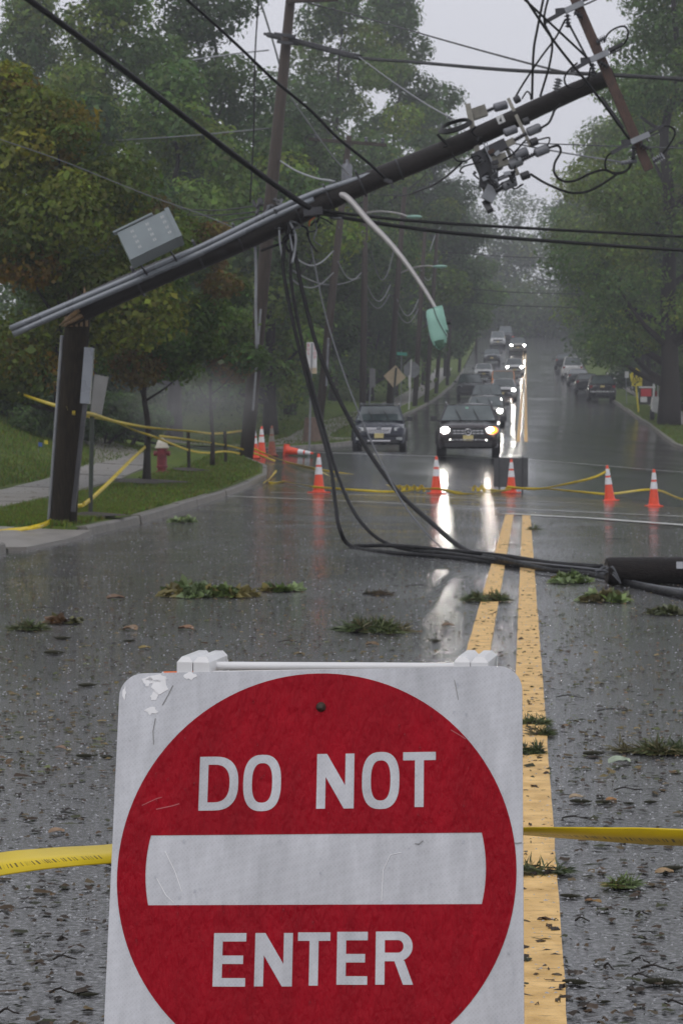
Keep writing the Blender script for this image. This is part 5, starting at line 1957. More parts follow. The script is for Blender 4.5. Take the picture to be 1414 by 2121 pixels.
# ------------------------------------------------------------------ vehicles
def car(label, loc, rz, paint, Lc=4.7, W=1.86, H=1.62, hood=1.0, kind='suv', front='off', detail=1, plate=True, rails=False, cat='car', name='parked_car', group=None, roofpaint=None):
    t = thing(name, label, cat, loc, rz, group)
    w = W / 2
    k = hood / 1.0
    ws = -Lc / 2 + Lc * (.27 if kind != 'sedan' else .30)      # windscreen base
    st = [(-Lc / 2, .80, .40, .60, .70), (-Lc / 2 + .05, .88, .31, .72, .80), (-Lc / 2 + .14, .94, .26, .80, .89), (-Lc / 2 + .4, .985, .24, .87, .955), (-Lc / 2 + .85, 1, .24, .92, 1.0),
          (ws, 1, .24, .96, 1.05), (0, 1, .24, .98, 1.05), (Lc * .3, 1, .24, .99, 1.05), (Lc / 2 - .3, .985, .26, .98, 1.05), (Lc / 2 - .08, .94, .3, .94, 1.02), (Lc / 2, .86, .38, .8, .92)]
    m = MB()
    npt = 12
    for y, ww, zb, zs, zt in st:
        zs, zt = zs * k, zt * k
        ww *= w
        half = [(.55 * ww, zb), (.93 * ww, zb + .02), (.99 * ww, zb + .16), (1.0 * ww, (zb + zs) / 2), (.985 * ww, zs - .06), (.93 * ww, zs + .01), (.55 * ww, zt)]
        ring = [(x, y, z) for x, z in half] + [(-x, y, z) for x, z in half[::-1]]
        m.v += ring
        npt = len(ring)
    for i in range(len(st) - 1):
        for j in range(npt):
            j2 = (j + 1) % npt
            m.f.append((i * npt + j, i * npt + j2, (i + 1) * npt + j2, (i + 1) * npt + j))
    m.f.append(tuple(range(npt)))
    m.f.append(tuple((len(st) - 1) * npt + j for j in range(npt))[::-1])
    bd = m.build('body', paint, t, True)
    fix_normals(bd)
    belt = 1.0 * k
    yF, yRf = ws - .02, ws + (H - belt) * (.95 if kind != 'jeep' else .25)
    if kind == 'sedan':
        yRr, yR = Lc * .18, Lc * .40
    elif kind == 'truck':
        yRr, yR = Lc * .10, Lc * .14
    else:
        yRr, yR = Lc / 2 - .45, Lc / 2 - .12
    wb, wt = w * .93, w * (.74 if kind != 'jeep' else .88)
    zt = H - .03
    low = [Vector((-wb, yF, belt)), Vector((wb, yF, belt)), Vector((wb, yR, belt)), Vector((-wb, yR, belt))]
    top = [Vector((-wt, yRf, zt - .04)), Vector((wt, yRf, zt - .04)), Vector((wt, yRr, zt - .04)), Vector((-wt, yRr, zt - .04))]
    cb = MB()
    cb.hexa(low + top)
    # domed roof
    n0 = len(cb.v)
    for y, dz in ((yRf, 0), (yRf + .25, .035), ((yRf + yRr) / 2, .05), (yRr - .2, .03), (yRr, 0)):
        for x, q in ((-wt, 0), (-wt * .6, .75), (0, 1), (wt * .6, .75), (wt, 0)):
            cb.v.append((x, y, zt - .039 + (dz + .03) * q))
    for i in range(4):
        for j in range(4):
            a = n0 + i * 5 + j
            cb.f.append((a, a + 1, a + 6, a + 5))
    fix_normals(cb.build('cabin', roofpaint or paint, t, True))

    def pane(nm, a, b_, c, d, ins, nrm, mtl='glass_dark'):
        ctr = (a + b_ + c + d) / 4
        q = []
        for p_ in (a, b_, c, d):
            e = ctr - p_
            q.append(p_ + e.normalized() * ins + nrm * .012)
        return MB().hexa([p_ - nrm * .02 for p_ in q] + q).build(nm, mtl, t)

    def nrm(a, b_, c):
        return (b_ - a).cross(c - a).normalized()
    nf = nrm(low[0], low[1], top[1])
    nf = nf if nf.y < 0 else -nf
    wsn = pane('windscreen', low[0] + Vector((0, 0, .04)), low[1] + Vector((0, 0, .04)), top[1], top[0], .07, nf)
    nb = nrm(low[2], low[3], top[3])
    nb = nb if nb.y > 0 else -nb
    pane('rear_window', low[2] + Vector((0, 0, .05)), low[3] + Vector((0, 0, .05)), top[3], top[2], .1, nb)
    for s in (-1, 1):
        i0, i1 = (1, 2) if s > 0 else (0, 3)
        a, d = low[i0], low[i1]
        b_, c = top[i0], top[i1]
        ns = nrm(a, d, c)
        ns = ns if ns.x * s > 0 else -ns
        f = .5
        pane('side_window', a.lerp(d, .05), a.lerp(d, f - .01), b_.lerp(c, f - .01), b_, .06, ns)
        pane('side_window', a.lerp(d, f + .01), a.lerp(d, .95), c, b_.lerp(c, f + .01), .06, ns)
        # mirrors
        mr = MB()
        my = yF + .28
        mr.hexa([Vector((s * (w + .02), my - .03, belt + .05)), Vector((s * (w + .21), my, belt + .04)), Vector((s * (w + .21), my + .02, belt + .19)), Vector((s * (w + .02), my, belt + .2)),
                 Vector((s * (w + .02), my + .1, belt + .05)), Vector((s * (w + .2), my + .09, belt + .05)), Vector((s * (w + .2), my + .09, belt + .18)), Vector((s * (w + .02), my + .1, belt + .19))])
        mr.bar((s * (w - .1), my + .05, belt + .02), (s * (w + .05), my + .05, belt + .09), .05, .04)
        fix_normals(mr.build('mirror', 'black_trim', t))
        if rails:
            MB().tube(spline([(s * wt * .97, yRf + .1, zt - .02), (s * wt * .99, yRf + .2, zt + .055), (s * wt * .99, yRr - .25, zt + .06), (s * wt * .97, yRr - .1, zt - .01)], 5), .022, 6).build('roof_rail', 'chrome', t)
        # wheels
        for y in (-Lc / 2 + Lc * .185, Lc / 2 - Lc * .19):
            r_ = .345 if kind == 'sedan' else .37
            if kind in ('jeep', 'truck'):
                r_ = .41
            x0, x1 = s * (w - .24), s * (w + .005)
            wh = MB().tube([(x0, y, r_), (x0 + s * .03, y, r_), (x1 - s * .03, y, r_), (x1, y, r_)], [r_ * .9, r_, r_, r_ * .9], 22).build('wheel', 'tyre', t, True)
            if detail:
                n0 = MB()
                n0.tube([(x1 - s * .01, y, r_), (x1 + s * .006, y, r_), (x1 + s * .012, y, r_)], [r_ * .62, r_ * .62, r_ * .2], 14)
                n0.build('rim', 'rim', wh, True)
                arch = MB()
                pts = [(s * (w + .004), y + (r_ + .07) * math.cos(a), r_ + (r_ + .07) * math.sin(a)) for a in np.linspace(0, math.pi, 13)]
                arch.tube(pts, .035, 5)
                arch.build('wheel_arch', 'black_trim', t)
    yf = -Lc / 2
    # front face pieces
    gz, gh = (.70 if kind != 'jeep' else .82) * k, .19
    gw = .40 * W
    if detail < 2:
        MB().box((0, yf + .02, gz), (gw * 1.5, .1, gh)).build('grille', 'black_trim', t)
        MB().box((0, yf + .02, .42), (W * .62, .1, .14)).build('bumper_intake', 'black_trim', t)
    else:
        MB().box((0, yf + .02, .36), (W * .74, .12, .12)).build('bumper_intake', 'black_trim', t)
    if plate:
        MB().box((0, yf - .04, .54 * k), (.31, .02, .16)).build('number_plate', 'plate_cream', t)
    for s in (-1, 1):
        x = s * w * .74
        on = front == 'on' or (front == 'one' and s > 0)
        mt_ = ('headlight_on' if detail == 2 else 'headlight_far') if on else 'headlight_glass'
        hl = MB()
        if kind == 'jeep':
            hl.lathe([(.1, 0), (.1, .03), (.06, .05)], 14, Matrix.Rotation(R(90), 3, 'X'), (x * .85, yf + .02, .88 * k))
        else:
            z0 = .74 * k
            hl.hexa([Vector((x - s * .16, yf - .015, z0 - .035)), Vector((x + s * .15, yf + .13, z0 - .02)), Vector((x + s * .16, yf + .2, z0 + .1)), Vector((x - s * .16, yf + .04, z0 + .075)),
                     Vector((x - s * .16, yf + .2, z0 - .035)), Vector((x + s * .14, yf + .3, z0 - .02)), Vector((x + s * .14, yf + .32, z0 + .08)), Vector((x - s * .16, yf + .25, z0 + .06))])
        o = hl.build('headlight', 'headlight_glass' if on and kind != 'jeep' else mt_, t)
        fix_normals(o)
        if on and kind != 'jeep':
            MB().lathe([(.085, 0), (.09, .02), (.05, .04)], 14, Matrix.Scale(1.25, 3, Vector((1, 0, 0))) @ Matrix.Rotation(R(90), 3, 'X'), (x - s * .01, yf + .03, .765 * k)).build('lamp', mt_, o)
        # tail lamps
        MB().box((s * w * .82, Lc / 2 - .06, .88 * k), (.2, .1, .2)).build('tail_lamp', 'tail_red', t)
    if detail:
        for x in (-.22, .32):
            p0 = Vector((x, yF - .01, belt + .05))
            p1 = p0.lerp(Vector((x - .28, yRf, zt)), .62)
            MB().bar(p0 + nf * .025, p1 + nf * .03, .02, .015, nf).build('wiper', 'black_trim', t)
    if kind == 'truck':
        MB().box((0, Lc * .32, 1.15), (W * .96, Lc * .34, .3)).build('load_bed', 'black_trim', t)
    return t


# black SUV with headlights on: the first of the queue
p = G(970, 71)
t = car('black sport utility car with headlights on and amber indicator lit, first of the queue', p, R(1), 'paint_brown', 4.75, 1.92, 1.66, 1.05, front='on', detail=2, rails=True, name='waiting_car', group='cars queueing towards the camera')
yf = -4.75 / 2
bb = [c for c in t.children if c.name.startswith('headlight')]
# amber indicator sits in the right-hand lamp
hl = sorted(bb, key=lambda c: sum(v.co.x for v in c.data.vertices))[-1]
MB().lathe([(.1, 0), (.105, .02), (.06, .04)], 14, Matrix.Scale(1.35, 3, Vector((1, 0, 0))) @ Matrix.Rotation(R(90), 3, 'X'), (.745, yf - .015, .80)).build('indicator', 'amber_on', hl)
MB().lathe([(.05, 0), (.05, .01), (.03, .02)], 12, Matrix.Rotation(R(90), 3, 'X'), (.70, yf - .05, .82)).build('beam_lamp', 'headlight_on', hl)
MB().box((.72, yf + .03, .86), (.16, .06, .035), Matrix.Rotation(R(20), 3, 'Z')).build('running_light', 'headlight_on', hl)
gr = MB().box((0, yf + .01, .745), (.98, .06, .24)).build('grille', 'black_trim', t)
for z in (.705, .785):
    for sx in (-1, 1):
        for j in range(3):
            MB().box((sx * (.17 + .12 * j), yf - .03, z), (.095, .02, .03)).build('grille_bar', 'chrome', gr)
ring = [(0.095 * math.cos(6.283 * j / 20), yf - .05, .745 + .095 * math.sin(6.283 * j / 20)) for j in range(21)]
em = MB().tube(ring, .014, 6).build('emblem', 'chrome', gr, True)
for j in range(3):
    a = R(90 + 120 * j)
    MB().tube([(0, yf - .05, .745), (.09 * math.cos(a), yf - .05, .745 + .09 * math.sin(a))], [.016, .005], 5).build('emblem_star', 'chrome', em)
MB().tube(spline([(-.62, yf + .06, .44), (-.56, yf - .02, .5), (-.2, yf - .05, .515), (.2, yf - .05, .515), (.56, yf - .02, .5), (.62, yf + .06, .44)], 5), .018, 6).build('bumper_trim', 'chrome', t, True)
MB().box((-.05, -.85, 1.50), (.09, .01, .06)).build('windscreen_sticker', 'lamp_green', t)

# parked dark wagon on the left
p = G(787, 79.8)
t = car('dark navy wagon parked at the left kerb with a chrome grille', p, R(2.6), 'paint_navy', 4.78, 1.84, 1.66, 1.02, detail=2, rails=True, group='cars parked along the left kerb')
yf = -4.78 / 2
gr = MB().prism([[(-.38, -.1), (.38, -.1), (.44, .1), (-.44, .1)]], .06, lambda x, z, d: Vector((x, yf - .045 + d, .735 + z))).build('grille', 'chrome', t)
for z in (-.06, -.02, .02):
    MB().box((0, yf - .05, .73 + z), (.72, .01, .014)).build('grille_slot', 'black_trim', gr)
MB().lathe([(.06, 0), (.06, .012), (.03, .02)], 16, Matrix.Scale(1.5, 3, Vector((1, 0, 0))) @ Matrix.Rotation(R(90), 3, 'X'), (0, yf - .05, .8)).build('emblem', 'grey_steel', gr, True)
MB().box((0, yf - .02, .38), (.78, .08, .05)).build('skid_plate', 'chrome', t)
for s in (-1, 1):
    MB().box((s * .68, yf + .03, .45), (.2, .08, .1), Matrix.Rotation(R(s * 18), 3, 'Z')).build('fog_lamp', 'headlight_glass', t)
MB().box((0, -.95, 1.66), (1.25, .35, .03)).build('roof_deflector', 'paint_grey', t)

Q = 'cars queueing towards the camera'
car('pale sedan with one bright headlight behind the black car', G(1004, 106), R(1), 'paint_greybeige', 4.7, 1.82, 1.46, .9, 'sedan', 'one', 1, name='waiting_car', group=Q)
car('slate sport utility car third in the queue', G(1008, 127), R(1), 'paint_slate', 4.6, 1.84, 1.72, 1.02, front='one', detail=1, name='waiting_car', group=Q)
car('silver crossover with headlights fourth in the queue', G(1042, 160), R(1), 'paint_silver', 4.6, 1.84, 1.66, 1.02, front='one', detail=1, name='waiting_car', group=Q)
t = car('orange off-roader behind the silver crossover', G(1041, 178), R(1), 'paint_orange', 4.3, 1.9, 1.86, 1.12, 'jeep', 'on', 1, name='waiting_car', group=Q)
car('white sport utility car with both headlights lit in the queue', G(1064, 226), R(1), 'paint_white', 4.8, 1.92, 1.8, 1.08, front='on', detail=1, name='waiting_car', group=Q)
t = car('tan pickup truck at the far end of the queue', G(1071, 274), R(1), 'paint_tan', 5.6, 2.1, 2.0, 1.2, 'truck', 'on', 1, name='waiting_car', group=Q, roofpaint='paint_charcoal')
MB().box((-.55, -.6, 2.03), (.25, .2, .09)).build('roof_beacon', 'cone_orange', t)
car('dim van barely visible past the pickup on the hilltop', G(1046, 306), R(1), 'paint_charcoal', 5.2, 2.0, 2.3, 1.2, detail=0, name='waiting_car', group=Q)
KL = 'cars parked along the left kerb'
car('black boxy car parked at the left kerb before the haze', G(973, 168), R(1), 'paint_charcoal', 4.9, 1.95, 1.84, 1.1, detail=1, group=KL, plate=False)
car('white hatchback parked beyond the black boxy car', G(1001, 216), R(1), 'paint_white', 4.4, 1.8, 1.6, .98, detail=0, group=KL)
car('grey car parked uphill of the white hatchback', G(1018, 252), R(1), 'paint_grey', 4.6, 1.85, 1.6, 1.0, detail=0, group=KL)
car('faint pale van parked highest on the left', G(1030, 292), R(1), 'paint_silver', 5.0, 1.95, 2.1, 1.15, detail=0, group=KL)
KR = 'cars parked along the right kerb'
t = car('dark sport utility car parked with its back to us on the right', G(1243, 163), R(181), 'paint_black', 4.8, 1.92, 1.82, 1.08, detail=1, group=KR)
MB().box((0, 2.42, .98), (.3, .02, .15)).build('rear_plate', 'plate_cream', t)
MB().box((0, 2.42, .62), (1.7, .06, .1)).build('rear_bumper_trim', 'chrome', t)
car('dark hatchback parked in front of the dark sport utility car', G(1213, 180), R(181), 'paint_charcoal', 4.4, 1.8, 1.55, .98, detail=0, group=KR)
car('grey sedan parked behind the white van on the right', G(1195, 203), R(181), 'paint_grey', 4.6, 1.82, 1.45, .92, 'sedan', detail=0, group=KR)
car('white van parked in the middle distance on the right', G(1183, 218), R(181), 'paint_white', 5.0, 1.95, 2.1, 1.15, detail=0, group=KR)
car('dark car farthest up the right kerb', G(1166, 240), R(181), 'paint_charcoal', 4.6, 1.85, 1.6, 1.0, detail=0, group=KR)
car('white car glimpsed behind the great street tree', G(1404, 136, True) + Vector((1.2, 0, 0)), R(95), 'paint_white', 4.5, 1.8, 1.5, .95, detail=0)

# ------------------------------------------------------------------ tape in the middle distance
def pt_(u, v, Y):
    return PY(u, v, Y)


c1_, c2_, c3_, c4_, c5_ = cone_pos
tape('slack tape along the ground from the left cone to the middle cones', [c1_ + Vector((-.12, -.12, .14)), c1_ + Vector((.15, -.16, .12)), gd(760, 1022, .06), gd(820, 1023, .05), c2_ + Vector((0, -.2, .13)), gd(950, 1026, .04), gd(1000, 1026, .05), c3_ + Vector((0, -.22, .1))], .06, (0, 50, -20, 60, 10, 70, 20))
tape('tape running low from the middle cone past the right cones', [c3_ + Vector((-.15, -.2, .12)), gd(1120, 1025, .16), gd(1200, 1030, .14), gd(1262, 1036, .16), gd(1353, 1038, .3), PY(1430, 1038, c5_.y), PY(1560, 1034, c5_.y + 1)], .06, (20, 60, 10, -30, 20, 0))
tape('tape rising from the middle cone to the tilted cone top', [c3_ + Vector((-.1, -.2, .16)), pt_(1110, 1013, c3_.y), pt_(1170, 1003, c3_.y + .2), pt_(1225, 990, c4_.y), pt_(1256, 976, c4_.y - .05), pt_(1262, 972, c4_.y)], .06, (10, 50, -20, 30))
tape('long tape crossing diagonally behind the hanging cables', [pt_(516, 925, 66), pt_(580, 952, 65), pt_(660, 972, 63), pt_(760, 988, 62), pt_(850, 1000, 61), pt_(960, 1010, 60), pt_(1050, 1018, c3_.y - .1)], .06, (0, 60, 20, 80, 10, 40))
tape('second long tape crossing just above the ground behind the cables', [pt_(590, 957, 64), pt_(650, 970, 62), pt_(700, 993, 60), pt_(780, 1004, 59.5), pt_(880, 1012, c2_.y + .2), pt_(980, 1022, c3_.y), pt_(1040, 1026, c3_.y - .2)], .055, (30, 80, 0, 50, 20))
for k, (u, Yc) in enumerate(((835, 0), (865, 0), (990, 0))):
    p = gd(u, 1021, .03)
    tape(('first', 'second', 'third')[k] + ' crumpled knot of tape on the wet road from the left', [p + Vector((-.14, 0, .02)), p + Vector((-.08, 0, .16)), p + Vector((.0, -.05, .03)), p + Vector((.08, 0, .15)), p + Vector((.16, 0, .0))], .07, (0, 80, -40, 60, 0), 5)
tape('upper tape from the left edge to the broken pole', [pt_(-20, 798, 52), pt_(18, 806, 50), pt_(60, 822, 44), pt_(125, 843, 36), P(140, 846, 31.5)], .06, (10, 30, -10, 20))
tape('tape from the broken pole to the stake at the corner', [P(150, 855, 31.5), P(190, 858, 33), pt_(240, 873, 42), pt_(310, 886, 49.5), pt_(392, 893, 56), pt_(450, 898, 61), pt_(517, 890, 66.3)], .06, (0, 30, 10, 60, 0, 20))
tape('lower tape drooping from the broken pole past the hydrant', [P(160, 858, 31.8), pt_(235, 872, 42), pt_(280, 892, 48), pt_(320, 905, 50), pt_(390, 932, 56.4), pt_(430, 938, 60), pt_(470, 935, 62), pt_(516, 944, 66.2)], .055, (0, 70, 10, -40, 20))
tape('tape sloping from the young maple to the foot of the broken pole', [pt_(302, 925, 50.4), pt_(270, 955, 45), pt_(220, 1005, 38), pt_(175, 1044, 33.5), Gv(150, 1062, True) + Vector((0, 0, .1)), P(95, 1085, 31), Gv(20, 1106, True) + Vector((0, 0, .05)), Gv(-60, 1112, True) + Vector((0, 0, .05))], .065, (20, 50, -10, 30, 60))
tape('tape hanging straight down the corner stake', [pt_(518, 888, 66.2), pt_(516, 915, 66.2), pt_(513, 955, 66)], .09, (0, 20, 0))
tape('tape heaped at the foot of the corner stake', [pt_(490, 938, 66), pt_(497, 952, 65.5), pt_(515, 958, 65), pt_(530, 966, 64.5), pt_(536, 963, 64.2), pt_(522, 970, 64)], .07, (0, 60, -40, 80))
tape('tape end curled on the road by the near kerb corner', [gd(545, 1006, .05), gd(560, 996, .08), gd(572, 985, .12), gd(556, 1002, .03), gd(590, 1001, .03)], .07, (10, 70, -20, 60))
tape('thin tape from the kerb corner to the left cone', [gd(585, 1000, .04), gd(620, 1008, .06), gd(650, 1018, .1)], .05, (40, 80, 20))
tape('slanting tape from the stake towards the fallen cone', [pt_(330, 903, 50.2), pt_(400, 912, 57), pt_(480, 925, 63), pt_(530, 940, 65), pt_(570, 955, 64.5)], .055, (0, 50, 20, -30))

# ------------------------------------------------------------------ storm debris on the road
def sprig(name, label, u, v, wpx, hpx, n, pal, seed, leaf=.05, needle=False, lawn=False):
    """a torn-off bough: curved stems lying on the road with needles or leaves along them"""
    p = Gv(u, v, lawn)
    d = p.y
    wd, ht = wpx / F * d * .9, hpx / F * d * (.42 if needle else .6)
    t = thing(name, label, 'branch', p, 0)
    gg = random.Random(seed)
    g = np.random.default_rng(seed)
    m = MB()
    ns = max(5, min(16, n // 60))
    vs, fs, cs = [], [], []
    per = max(8, int(n * 1.3 / ns))
    for k in range(ns):
        x0 = gg.gauss(0, .16) * wd
        y0 = gg.gauss(0, .12) * wd
        a = gg.choice((0, math.pi)) + gg.gauss(0, .55)
        ln = wd * gg.uniform(.22, .5)
        lift = ht * gg.uniform(.1, .95) * max(.2, 1 - abs(x0) / wd * 2)
        e = Vector((math.cos(a), math.sin(a), 0))
        q = spline([Vector((x0, y0, .01)), Vector((x0, y0, 0)) + e * ln * .5 + Vector((0, gg.gauss(0, .05) * wd, lift)), Vector((x0, y0, .008)) + e * ln + Vector((0, gg.gauss(0, .08) * wd, lift * gg.uniform(0, .4)))], 5)
        m.tube(q, [.004 + .005 * (1 - i / len(q)) for i in range(len(q))], 4)
        b0 = gg.choice(pal)
        for j in range(per):
            tt = gg.random() ** .8 * (len(q) - 1.01)
            i0 = int(tt)
            c = q[i0].lerp(q[i0 + 1], tt - i0)
            dr = (q[i0 + 1] - q[i0]).normalized()
            o_ = Vector((gg.gauss(0, 1), gg.gauss(0, 1), gg.gauss(.05 if needle else .3, .45)))
            ax_ = (dr * .8 + o_.normalized() * .9).normalized()
            L1 = leaf * gg.uniform(.6, 1.4)
            sd_ = ax_.cross(Vector((gg.gauss(0, 1), gg.gauss(0, 1), gg.gauss(0, 1)))).normalized() * L1 * (.045 if needle else gg.uniform(.2, .32))
            mid = c + ax_ * L1 * .5
            i1 = len(vs)
            pts = [c, mid - sd_, c + ax_ * L1 - Vector((0, 0, L1 * .15)), mid + sd_]
            for z_ in pts:
                vs.append((z_.x, z_.y, max(.005 + .004 * gg.random(), z_.z)))
            fs.append((i1, i1 + 1, i1 + 2, i1 + 3))
            kk = math.exp(gg.gauss(0, .3))
            cs += [(b0[0] * kk, b0[1] * kk, b0[2] * kk, 1)] * 4
    m.build('twig', 'bark', t)
    me = bpy.data.meshes.new('foliage')
    me.from_pydata(vs, [], fs)
    at = me.attributes.new('col', 'FLOAT_COLOR', 'POINT')
    at.data.foreach_set('color', np.array(cs, np.float32).ravel())
    me.materials.append(M['debris'])
    o = bpy.data.objects.new('foliage', me)
    col.objects.link(o)
    o.parent = t
    return t


OL = [(.12, .17, .05), (.2, .26, .12), (.08, .12, .04), (.2, .17, .06)]
PN = [(.08, .11, .045), (.12, .145, .06), (.14, .125, .06)]
sprig('leafy_branch', 'leafy green branch lying on the road left of the sign', 415, 1236, 170, 34, 800, OL, 81, .1)
sprig('leafy_branch', 'flat strip of leaves on the road right of the leafy branch', 590, 1226, 90, 12, 260, OL, 82, .08)
sprig('pine_sprig', 'shaggy dark pine sprig on the road above the sign', 757, 1310, 110, 42, 2200, PN, 83, .1, True)
sprig('pine_sprig', 'pine sprig left of the yellow lines', 985, 1246, 45, 26, 700, PN, 84, .085, True)
sprig('pine_sprig', 'pine sprig lying on the left yellow line', 1029, 1246, 38, 28, 700, PN, 85, .085, True)
sprig('leafy_branch', 'fresh green sprig beside the fallen pole end', 1180, 1208, 80, 26, 500, OL, 86, .08)
sprig('leafy_branch', 'brown green litter heap in front of the fallen pole', 1245, 1246, 110, 26, 600, PN + OL, 87, .08)
sprig('pine_sprig', 'small pine sprig on the right yellow line near the crosswalk', 1107, 1098, 38, 10, 200, PN, 88, .1, True)
sprig('leafy_branch', 'grassy clump against the near kerb', 372, 1083, 60, 18, 240, OL, 89, .1)
sprig('pine_sprig', 'pine sprig on the yellow line beside the sign top', 1106, 1502, 46, 20, 500, PN, 90, .05, True)
sprig('pine_sprig', 'low pine sprig just below another on the yellow line', 1118, 1524, 40, 8, 260, PN, 91, .05, True)
sprig('pine_sprig', 'pine twig fan lying across the yellow line edge', 1112, 1562, 56, 16, 400, PN, 92, .06, True)
sprig('pine_sprig', 'long pine bough at the right edge of the road', 1368, 1560, 130, 26, 1300, PN, 93, .07, True)
sprig('leafy_branch', 'pale grass wisp on the road under the fallen pole', 1392, 1274, 90, 14, 260, [(.16, .17, .09), (.1, .12, .05)], 94, .07)
sprig('pine_sprig', 'short green needle tuft on the road at the lower right', 1285, 1838, 62, 14, 420, OL, 95, .04, True)
sprig('pine_sprig', 'wispy twig bundle on the yellow line low beside the sign', 1125, 1814, 90, 14, 360, PN, 96, .05, True)
sprig('pine_sprig', 'weedy tuft on the wet road far left', 58, 1305, 60, 26, 500, PN, 97, .09, True)
sprig('leafy_branch', 'leaf cluster on the road below the leafy branch', 130, 1292, 90, 10, 160, [(.13, .07, .03), (.1, .1, .04)], 98, .07)
sprig('pine_sprig', 'brown needle drift on the road left of the yellow lines', 760, 1232, 120, 8, 360, [(.09, .06, .03), (.06, .06, .03)], 99, .06, True)

# spruce cones
def spruce_cone_mesh():
    m = MB()
    prof = []
    n = 12
    for k in range(n):
        t = k / (n - 1)
        r_ = .42 * math.sin(math.pi * min(1, .08 + .9 * t)) ** .6
        prof += [(r_ * .82, t), (r_, t + .05)]
    m.lathe([(r_ * .3, (z - .5)) for r_, z in prof], 10, Matrix.Rotation(R(90), 3, 'Y'))
    return m


mat('cone_brown', (.035, .028, .016), .5, var=.6, scale=30, bump=.8, bscale=60, c2=(.075, .075, .03))
proto = None
for u, v, wpx, lb in ((1365, 2041, 70, 'largest spruce cone on the road at the lower right'), (1190, 2040, 54, 'spruce cone touching the yellow line edge at the lower right'), (1388, 1804, 50, 'spruce cone at the right edge below the thin tape'),
                      (1346, 1664, 28, 'right cone of the pair above the thin tape'), (1301, 1666, 22, 'small dark cone left of another above the thin tape'), (1250, 1665, 36, 'half open cone beside a yellow leaf above the thin tape'),
                      (1200, 1664, 42, 'long cone with a pale chip above the thin tape'), (1095, 2007, 22, 'dark cone on the yellow line by the sign edge'), (185, 2064, 38, 'dark cone on the road left of the sign foot'),
                      (1228, 1565, 44, 'green cone right of the yellow line'), (180, 1423, 38, 'cone on the dark road left of the sign corner'), (178, 1570, 42, 'green cone left of the sign edge'),
                      (222, 1571, 26, 'brown cone beside the green cone at the sign edge'), (112, 1356, 44, 'cone among leaves far left of the sign'), (1178, 1860, 40, 'dark cone near the yellow line below the tape'),
                      (268, 1330, 26, 'dark cone up the road left of the sign'), (130, 1325, 34, 'cone up the road among brown leaves at left'), (900, 1330, 28, 'brown cone up the road above the sign'), (1250, 2078, 28, 'blunt dark cone at the lower right')):
    p = Gv(u, v)
    L0 = wpx / F * p.y
    t = thing('spruce_cone', lb, 'cone', p + Vector((0, 0, L0 * .12)), random.uniform(-.35, .35), 'spruce cones blown onto the road')
    if proto is None:
        proto = spruce_cone_mesh().build('scales', 'cone_brown', t, True)
        stem = MB().tube([(.5, 0, 0), (.58, .01, .02)], .02, 5).build('stalk', 'bark', t)
    else:
        for s_ in (proto, stem):
            c = s_.copy()
            col.objects.link(c)
            c.parent = t
    t.scale = (L0, L0, L0)

# twigs big enough to pick out
def twig(label, u, v, wpx, rz, seed):
    p = Gv(u, v)
    Lw = wpx / F * p.y
    gg = random.Random(seed)
    t = thing('twig', label, 'twig', p + Vector((0, 0, .006)), rz, 'twigs scattered on the wet road')
    pts = [Vector((-Lw / 2, 0, 0)), Vector((-Lw * .15, gg.uniform(-.1, .1) * Lw, .01)), Vector((Lw * .2, gg.uniform(-.1, .1) * Lw, .004)), Vector((Lw / 2, gg.uniform(-.1, .1) * Lw, 0))]
    MB().tube(spline(pts, 4), [.0028] * 5 + [.002] * 8, 5).build('stem', 'bark', t)
    MB().tube([pts[1], pts[1] + Vector((Lw * gg.uniform(.1, .3), Lw * gg.uniform(-.3, .3), .006))], [.0018, .001], 5).build('side_shoot', 'bark', t)


TW = [(1200, 1700, 76, -.35), (1360, 2012, 66, -.2), (1326, 1998, 40, -.3), (1395, 2086, 40, -.1), (20, 2104, 44, -.1), (135, 1992, 50, .1), (1330, 2030, 46, -.4), (1115, 1804, 84, .1),
      (1205, 1912, 30, 0), (1300, 1640, 60, .1), (1270, 1475, 70, .1), (1180, 1447, 60, -.1), (1382, 1545, 60, .4), (70, 1800, 40, .2), (1060, 1130, 60, .3), (1275, 1118, 50, .2), (95, 1262, 60, .1), (600, 1332, 50, .1), (1330, 1900, 34, .5), (1260, 2010, 30, -.8), (130, 2062, 56, .1), (870, 1215, 60, .15), (440, 1060, 50, .6), (130, 1952, 26, .9)]
WH = ['beside the yellow line below the thin tape', 'at the lower right edge', 'above the spruce cone at the lower right', 'in the bottom right corner', 'in the bottom left corner', 'on the road left of the sign foot', 'over the largest spruce cone', 'lying across the yellow line',
      'right of the yellow line near the bottom', 'above the row of cones', 'right of the sign top corner', 'just right of the yellow line beside the sign top', 'at the right edge inside the long bough', 'below the wide tape on the left', 'beyond the cables between the yellow lines', 'on the road near the right traffic cones',
      'far left up the road', 'above the left end of the sign', 'on bare road at the lower right', 'thin and slanting at the lower right', 'curled like bark left of the sign foot', 'up the road left of the yellow lines', 'near the left kerb', 'tiny and upright left of the sign']
for k, (q, w_) in enumerate(zip(TW, WH)):
    twig('dark twig ' + w_, *q, 200 + k)

